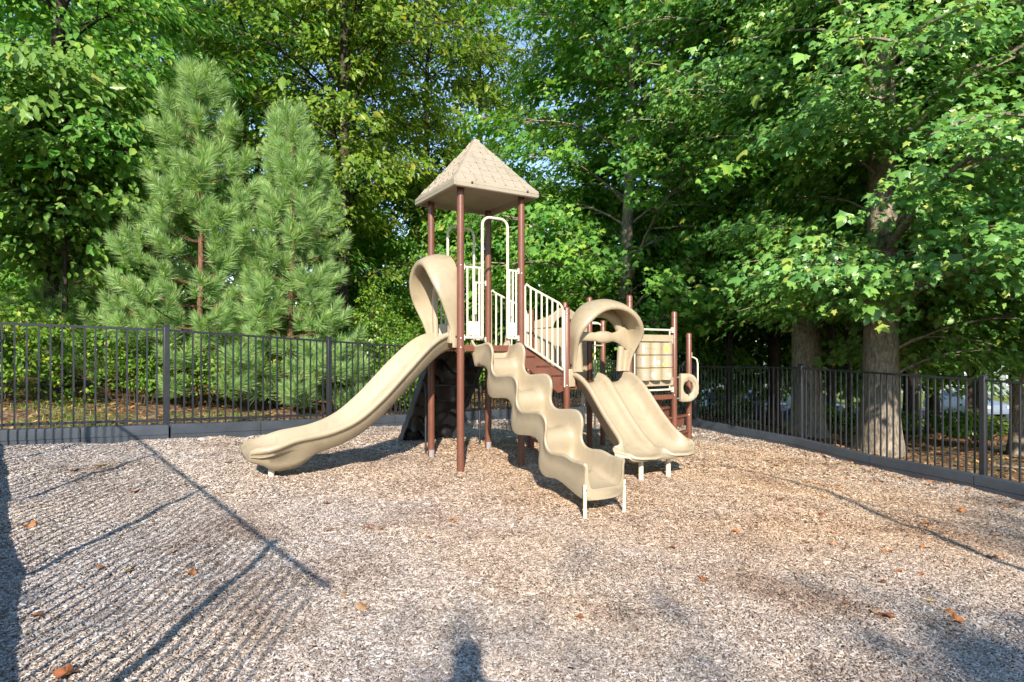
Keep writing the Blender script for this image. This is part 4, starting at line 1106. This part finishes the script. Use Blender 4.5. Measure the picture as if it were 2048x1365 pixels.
def drop(x, y, k, sc, rz):
    o = bpy.data.objects.new('fallen_leaf', FV[k]); C.objects.link(o); o.location = (x, y, g(x, y) + .012); o.rotation_euler = (rnd.uniform(-.25, .25), rnd.uniform(-.25, .25), rz); o.scale = (sc, sc, sc)
    yel = FV[k].materials[0].name == 'yellow_leaf'
    tag(o, 'yellow fallen leaf lying on the wood chips' if yel else 'curled brown fallen leaf lying on the wood chips', 'leaf', 'yellow fallen leaves on the chips' if yel else 'brown fallen leaves on the chips')
for px, py, k, sc in ((1158, 1240, 0, .85), (725, 1220, 3, 1.1), (55, 1057, 2, 1.5), (132, 1356, 0, 1.3), (75, 1238, 1, .9), (378, 1152, 2, 1.1), (270, 988, 0, 1.2), (1040, 1042, 2, .9), (905, 1045, 2, 1.1), (1085, 1245, 1, .5),
                      (1345, 1100, 0, .9), (1470, 1068, 2, 1.2), (1448, 1043, 3, 1.1), (1667, 1070, 2, 1.0), (1663, 1091, 3, 1.1), (1775, 1108, 2, 1.2), (1692, 1213, 1, .8), (1911, 1246, 2, 1.2), (1797, 1148, 2, .9), (1862, 1208, 4, .8),
                      (150, 945, 1, 1.2), (200, 934, 4, 1.2), (1527, 1044, 0, .8), (1560, 1003, 1, 1.1), (1648, 998, 0, 1.2), (1505, 981, 4, .9), (1432, 922, 2, 1.4), (760, 1062, 2, .8), (735, 1060, 0, .9), (860, 1080, 1, .7), (1990, 1075, 0, 1.3), (1920, 1025, 2, 1.3),
                      (345, 1110, 3, .9), (200, 1142, 1, .7), (660, 1065, 1, .8), (690, 1196, 3, .6), (455, 928, 1, 1.2)):
    x, y = onground(px, py); drop(x, y, k, sc * .66, rnd.uniform(0, 6.28))
cnt = 0
while cnt < 235:
    y = rnd.uniform(3.5, 13.0); x = rnd.uniform(-.85 * y, .85 * y)
    if rnd.random() < .38:   # drift gathered along the right-hand edging
        f_ = rnd.random(); k_ = rnd.choice((1, 2, 2, 3)); a_, b_ = RGT[k_], RGT[k_ + 1]; o_ = abs(rnd.gauss(.22, .55)) + .16
        x = a_[0] + (b_[0] - a_[0]) * f_ - o_; y = a_[1] + (b_[1] - a_[1]) * f_ - o_ * .3
    if not inside(np.array([x]), np.array([y]))[0]: continue
    if rnd.random() > (.10 + .90 * float(sstep(.5, 4.0, x))): continue
    if (V((x, y, 0)) - V((.3, 7.6, 0))).length < 1.6 and rnd.random() < .6: continue
    drop(x, y, rnd.choice((0, 1, 2, 3, 0, 1, 2, 5, 6, 7, 8, 4)), rnd.uniform(.38, .85), rnd.uniform(0, 6.28)); cnt += 1
# leaf litter beyond the fence
q = np.random.default_rng(5); N = 26000
lx = q.uniform(-14, 15, N); ly = q.uniform(5, 26, N); k = ~inside(lx, ly) & (np.abs(lx) < .95 * ly + 1)
lx, ly = lx[k], ly[k]; n = len(lx)
nrm = np.stack([q.normal(0, .35, n), q.normal(0, .35, n), np.ones(n)], 1); tip = np.stack([q.normal(0, 1, n), q.normal(0, 1, n), q.normal(0, .15, n)], 1)
o = leaf_mesh('leaf_litter', np.stack([lx, ly, gz(lx, ly) - .04 + q.uniform(.005, .03, n)], 1), nrm, tip, q.uniform(.05, .12, n), 'oval', LITTER); o['kind'] = 'stuff'
# fallen branches behind the right fence, grass tufts behind the left fence
for lab, pts in (('pale broken branch lying behind the right fence near the right edge', [(6.9, 7.9), (7.4, 7.4), (7.7, 6.9)]), ('long dead branch lying on the leaf litter behind the right fence', [(8.2, 10.2), (9.0, 9.6), (10.1, 9.5)])):
    m = MB(); m.tube([V((x, y, g(x, y) + .03 + .05 * i)) - V((pts[0][0], pts[0][1], 0)) for i, (x, y) in enumerate(pts)], [.018, .013, .006], 6)
    o = obj('fallen_branch', m, BARK); o.location = (pts[0][0], pts[0][1], 0); tag(o, lab, 'branch')
N = 3800; gx = q.uniform(-9.5, -4.6, N); gy = q.uniform(7.3, 11.4, N); k = ~inside(gx, gy) & (np.sin(gx * 2.1) * np.cos(gy * 1.7) > -.1); gx, gy = gx[k], gy[k]; n = len(gx)
an = q.uniform(0, 6.28, n); hh = q.uniform(.03, .10, n); b0 = np.stack([gx, gy, gz(gx, gy) - .04], 1); sdv = np.stack([np.cos(an), np.sin(an), 0 * an], 1) * .005
tp_ = b0 + np.stack([q.normal(0, .03, n), q.normal(0, .03, n), hh], 1)
o = npmesh('grass', np.stack([b0 - sdv, b0 + sdv, tp_], 1).reshape(-1, 3), np.arange(n * 3).reshape(-1, 3), L_SHRUB); o['kind'] = 'stuff'

# ------------------------------------------------------------------ what shows beyond the right fence: road, cars, house, railing
ASPH = plain('asphalt', (.055, .056, .06), .85, .25, 12, .3)
m = MB()
rx = [4 + i * 2 for i in range(24)]
m.loft([[V((x, 33.0 + dy, g(x, 33.0 + dy) - .045 + .02)) for dy in (0, 1.5, 3, 4.5, 6, 7.0)] for x in rx], False)
o = obj('road', m, ASPH); o['kind'] = 'structure'
GLASS = plain('car_glass', (.02, .025, .03), .08, .1, 5, 0, 0, .8); TYRE = plain('tyre_rubber', (.02, .02, .02), .8, .2, 20); LAMP = plain('lamp_glass', (.6, .6, .58), .15, .1, 5); RED = plain('tail_lamp', (.35, .02, .02), .2, .1, 5)
def car(label, x, y, rz, col):
    root = thing('parked_car', label, 'car', (x, y, g(x, y) - .02), 'cars parked beyond the trees'); root.rotation_euler = (0, 0, rz)
    PM = plain('car_paint', col, .25, .04, 2, 0, 0, .7)
    side = [(-2.2, .35), (-2.25, .62), (-2.15, .86), (-1.5, .93), (-1.05, 1.0), (-.45, 1.40), (.75, 1.44), (1.45, 1.02), (2.1, .93), (2.25, .70), (2.22, .36), (1.7, .28), (-1.7, .28)]
    def ring(yy, k): return [V((px, yy, .3 + (pz - .3) * k) if pz < 1.1 else V((px * (.96 if k < 1 else 1), yy, pz))) for px, pz in side]
    m = MB()
    secs = [(-.86, 0), (-.82, 1), (-.60, 2), (0, 3), (.60, 2), (.82, 1), (.86, 0)]
    rings = []
    for yy, s in secs:
        rings.append([V((px * (1 - .01 * (3 - s)), yy * (.80 if pz > 1.1 and s < 2 else 1), min(pz, 9) - (.05 if s == 0 and pz > .8 else 0) + (.015 * s if pz > 1.1 else 0))) for px, pz in side])
    m.loft(rings); obj('body', m, PM, root, 50, .02)
    wn = MB()
    for sg in (-1, 1):
        wn.prism([V((-.95, sg * .80, 1.02)), V((-.42, sg * .70, 1.34)), V((.68, sg * .70, 1.36)), V((1.22, sg * .80, 1.04))], V((0, sg * .02, 0)))
    wn.prism([V((-1.08, -.62, 1.02)), V((-.52, -.58, 1.38)), V((-.52, .58, 1.38)), V((-1.08, .62, 1.02))], V((-.02, 0, .02))); wn.prism([V((1.40, -.62, 1.06)), V((.83, -.58, 1.42)), V((.83, .58, 1.42)), V((1.40, .62, 1.06))], V((.02, 0, .02)))
    obj('window', wn, GLASS, root, 0)
    for wx in (-1.4, 1.4):
        for sg in (-1, 1):
            t = MB(); c = V((wx, sg * .80, .32)); t.tube([c - V((0, .1, 0)), c - V((0, .08, 0)), c + V((0, .08, 0)), c + V((0, .1, 0))], [.28, .32, .32, .28], 18); wl = obj('wheel', t, TYRE, root)
            r_ = MB(); r_.tube([c + V((0, sg * .08, 0)), c + V((0, sg * .112, 0))], [.20, .18], 14); obj('rim', r_, STEEL, wl)
    for sg in (-1, 1):
        h = MB(); h.box(V((-2.2, sg * .62, .72)), (1, 0, 0), (0, 1, 0), (0, 0, 1), .06, .17, .07); obj('headlight', h, LAMP, root, bevel=.02)
        h = MB(); h.box(V((2.2, sg * .62, .76)), (1, 0, 0), (0, 1, 0), (0, 0, 1), .05, .16, .07); obj('tail_light', h, RED, root, bevel=.02)
car('white car glimpsed between fence pickets just right of the steering panel', 11.6, 34.2, 1.45, (.50, .54, .60))
car('dark blue car glimpsed between pickets left of the tall grey trunk', 13.9, 34.6, 1.75, (.015, .035, .12))
car('blue car half hidden behind the tall grey trunk', 17.0, 34.2, 1.5, (.02, .06, .20))
car('pale silver car far right beyond the fence under the dark leaves', 26.0, 34.4, 1.62, (.16, .20, .27))
# far-off wood beyond the lawn, one mass
q = np.random.default_rng(77); N = 42000
wx = q.uniform(-110, 120, N); wy = 88 + 6 * np.sin(wx * .11) + q.normal(0, 2.5, N); top = 8.5 + 2.2 * np.sin(wx * .23) + 1.2 * np.sin(wx * .71 + 1)
wz = q.uniform(0, 1, N) ** .8 * top + gz(wx, wy)
o = leaf_mesh('distant_woods', np.stack([wx, wy, wz], 1), np.stack([q.normal(0, .4, N), -np.ones(N) * .8, q.uniform(.2, 1, N)], 1), q.normal(0, 1, (N, 3)), q.uniform(.5, 1.1, N), 'small', L_DARK); o['kind'] = 'stuff'
SIDING = plain('pale_siding', (.20, .24, .22), .7, .05, 4); ROOFM = plain('grey_shingles', (.10, .10, .105), .85, .25, 30)
def house(label, x, y, rz, w_, d_, h_):
    root = thing('pale_house', label, 'house', (x, y, g(x, y) - .1)); root.rotation_euler = (0, 0, rz)
    m = MB(); m.box((0, 0, h_ / 2), (1, 0, 0), (0, 1, 0), (0, 0, 1), w_ / 2, d_ / 2, h_ / 2)
    for k in range(int(h_ / .2)): m.box((0, 0, .1 + k * .2), (1, 0, 0), (0, 1, 0), (0, 0, 1), w_ / 2 + .012, d_ / 2 + .012, .012)
    obj('wall', m, SIDING, root, 0)
    r_ = MB(); r_.prism([V((-w_ / 2 - .3, -d_ / 2 - .4, h_ + .003)), V((-w_ / 2 - .3, d_ / 2 + .4, h_ + .003)), V((-w_ / 2 - .3, 0, h_ + d_ * .35))], V((w_ + .6, 0, 0))); obj('roof', r_, ROOFM, root, 0)
    for kx in (-.3, 0, .3):
        for kz in (1.5, 4.2):
            if kz > h_ - .8: continue
            f = MB(); c = V((kx * w_, -d_ / 2 - .03, kz)); f.box(c, (1, 0, 0), (0, 1, 0), (0, 0, 1), .55, .04, .75); fo = obj('window', f, WHITE, root, 0)
            p = MB(); p.box(c - V((0, .03, 0)), (1, 0, 0), (0, 1, 0), (0, 0, 1), .45, .025, .65); obj('pane', p, GLASS, fo, 0)
house('pale sided house far beyond the flared trunk at the right', 41, 58, -.25, 14, 9, 5.6)
house('pale sided house far behind the parked cars', 25, 66, .1, 11, 9, 5.4)
rl = thing('dark_railing', 'dark railing on the lawn behind the parked cars', 'railing', (12, 40.6, g(12, 40.6)))
m = MB()
for z in (.25, 1.1): m.bar((0, 0, z), (16, 0, z), .05, .06)
for k in range(60): m.box((k * .27, 0, .65), (1, 0, 0), (0, 1, 0), (0, 0, 1), .012, .012, .45)
obj('rail_panel', m, BLACK, rl, 0)
for k in range(5):
    m = MB(); m.box((k * 4, 0, .6), (1, 0, 0), (0, 1, 0), (0, 0, 1), .05, .05, .65); obj('post', m, BLACK, rl, 0)
# forked shadow caster added right of the frame: its shadow crosses the chips
m = MB(); m.tube([V((0, 0, -.1)), V((.02, .02, 1.4)), V((.0, 0, 3.0)), V((-.42, .85, 2.98)), V((-.85, 1.66, 2.9))], [.05, .045, .038, .028, .012], 8); m.tube([V((0, 0, 2.95)), V((.3, -.4, 2.8)), V((.6, -.83, 2.6))], [.03, .022, .012], 7)
m.tube([V((0, .0, 2.2)), V((-.15, -.35, 2.5)), V((-.2, -.7, 2.7))], [.022, .015, .008], 6)
o = obj('added_shadow_caster', m, BARK, None, 60); o.location = (4.0, 1.64, g(4.0, 1.64)); tag(o, 'unseen added shadow caster beyond the right edge casting a thin forked shadow on the chips', 'tree')
# photographer just behind the viewpoint: only the shadow shows
SKIN = plain('skin', (.45, .27, .19), .5, .06, 8); SHIRT = plain('navy_shirt', (.03, .04, .08), .8, .1, 12); HAIR = plain('dark_hair', (.03, .02, .015), .6, .2, 30); TROU = plain('grey_trousers', (.10, .10, .11), .85, .1, 12)
pr_ = thing('person', 'standing person at bottom centre just behind the viewpoint, holding a camera to the face', 'person', (-.10, -.30, g(-.1, -.3)))
def skinmesh(name, m_, verts, edges, root, parent):
    me = bpy.data.meshes.new(name); me.from_pydata([v[:3] for v in verts], edges, []); me.materials.append(m_)
    o = bpy.data.objects.new(name, me); C.objects.link(o); o.parent = parent
    md = o.modifiers.new('Skin', 'SKIN'); md.use_smooth_shade = True
    for i, v in enumerate(verts):
        sv = me.skin_vertices[0].data[i]; sv.radius = (v[3], v[4] if len(v) > 4 else v[3]); sv.use_root = i == root
    s_ = o.modifiers.new('Subdivision', 'SUBSURF'); s_.levels = s_.render_levels = 2
    return o
bv = [(0, 0, .92, .15, .11), (0, 0, 1.12, .13, .10), (0, 0, 1.32, .16, .11), (0, 0, 1.44, .08, .07), (0, .01, 1.51, .05, .055), (0, .02, 1.57, .07, .09), (0, .03, 1.65, .078, .10), (0, .02, 1.73, .05, .06)]
be = [(0, 1), (1, 2), (2, 3), (3, 4), (4, 5), (5, 6), (6, 7)]
for s in (-1, 1):
    k = len(bv); bv += [(s * .09, 0, .82, .085), (s * .10, .01, .48, .058), (s * .10, -.01, .09, .042), (s * .105, .12, .03, .035)]; be += [(0, k), (k, k + 1), (k + 1, k + 2), (k + 2, k + 3)]
    k = len(bv); bv += [(s * .19, 0, 1.38, .055), (s * .27, .04, 1.15, .043), (s * .13, .17, 1.36, .033), (s * .085, .20, 1.42, .028)]; be += [(2, k), (k, k + 1), (k + 1, k + 2), (k + 2, k + 3)]
    for f in range(4):
        q_ = len(bv); z_ = 1.385 + .022 * f; L_ = (.028, .034, .036, .030)[f]
        bv += [(s * .085, .215, z_, .009), (s * (.085 - L_), .225, z_, .008), (s * (.085 - L_ * 1.2), .205, z_, .007)]; be += [(k + 3, q_), (q_, q_ + 1), (q_ + 1, q_ + 2)]
    q_ = len(bv); bv += [(s * .07, .185, 1.39, .010), (s * .05, .175, 1.405, .008)]; be += [(k + 3, q_), (q_, q_ + 1)]
skinmesh('body', SKIN, bv, be, 0, pr_)
sv_ = [(0, 0, .90, .165, .125), (0, 0, 1.12, .145, .115), (0, 0, 1.32, .172, .122), (0, 0, 1.43, .09, .08)]; se_ = [(0, 1), (1, 2), (2, 3)]
for s in (-1, 1): k = len(sv_); sv_ += [(s * .20, 0, 1.37, .066), (s * .255, .03, 1.2, .056)]; se_ += [(2, k), (k, k + 1)]
skinmesh('shirt', SHIRT, sv_, se_, 0, pr_)
tv_ = [(0, 0, .92, .158, .118)]; te_ = []
for s in (-1, 1): k = len(tv_); tv_ += [(s * .09, 0, .80, .095), (s * .10, .01, .48, .072), (s * .10, -.01, .10, .060)]; te_ += [(0, k), (k, k + 1), (k + 1, k + 2)]
skinmesh('trousers', TROU, tv_, te_, 0, pr_)
skinmesh('hair', HAIR, [(0, -.03, 1.60, .07, .06), (0, -.01, 1.68, .088, .09), (0, .01, 1.745, .06, .07)], [(0, 1), (1, 2)], 0, pr_)
for s in (-1, 1):
    m = MB(); c = V((s * .032, .123, 1.655)); m.tube([c + V((0, -.012, 0)), c, c + V((0, .006, 0))], [.012, .012, .005], 10); obj('eye', m, WHITE, pr_)
m = MB(); m.tube([V((0, .12, 1.66)), V((0, .145, 1.625)), V((0, .12, 1.615))], [.010, .017, .012], 8); obj('nose', m, SKIN, pr_)
m = MB(); m.box(V((0, .205, 1.46)), (1, 0, 0), (0, 1, 0), (0, 0, 1), .065, .028, .04); cm = obj('camera_body', m, TYRE, None, 30, .008); cm.location = pr_.location; tag(cm, 'black camera held up at the viewpoint by the standing person', 'camera')
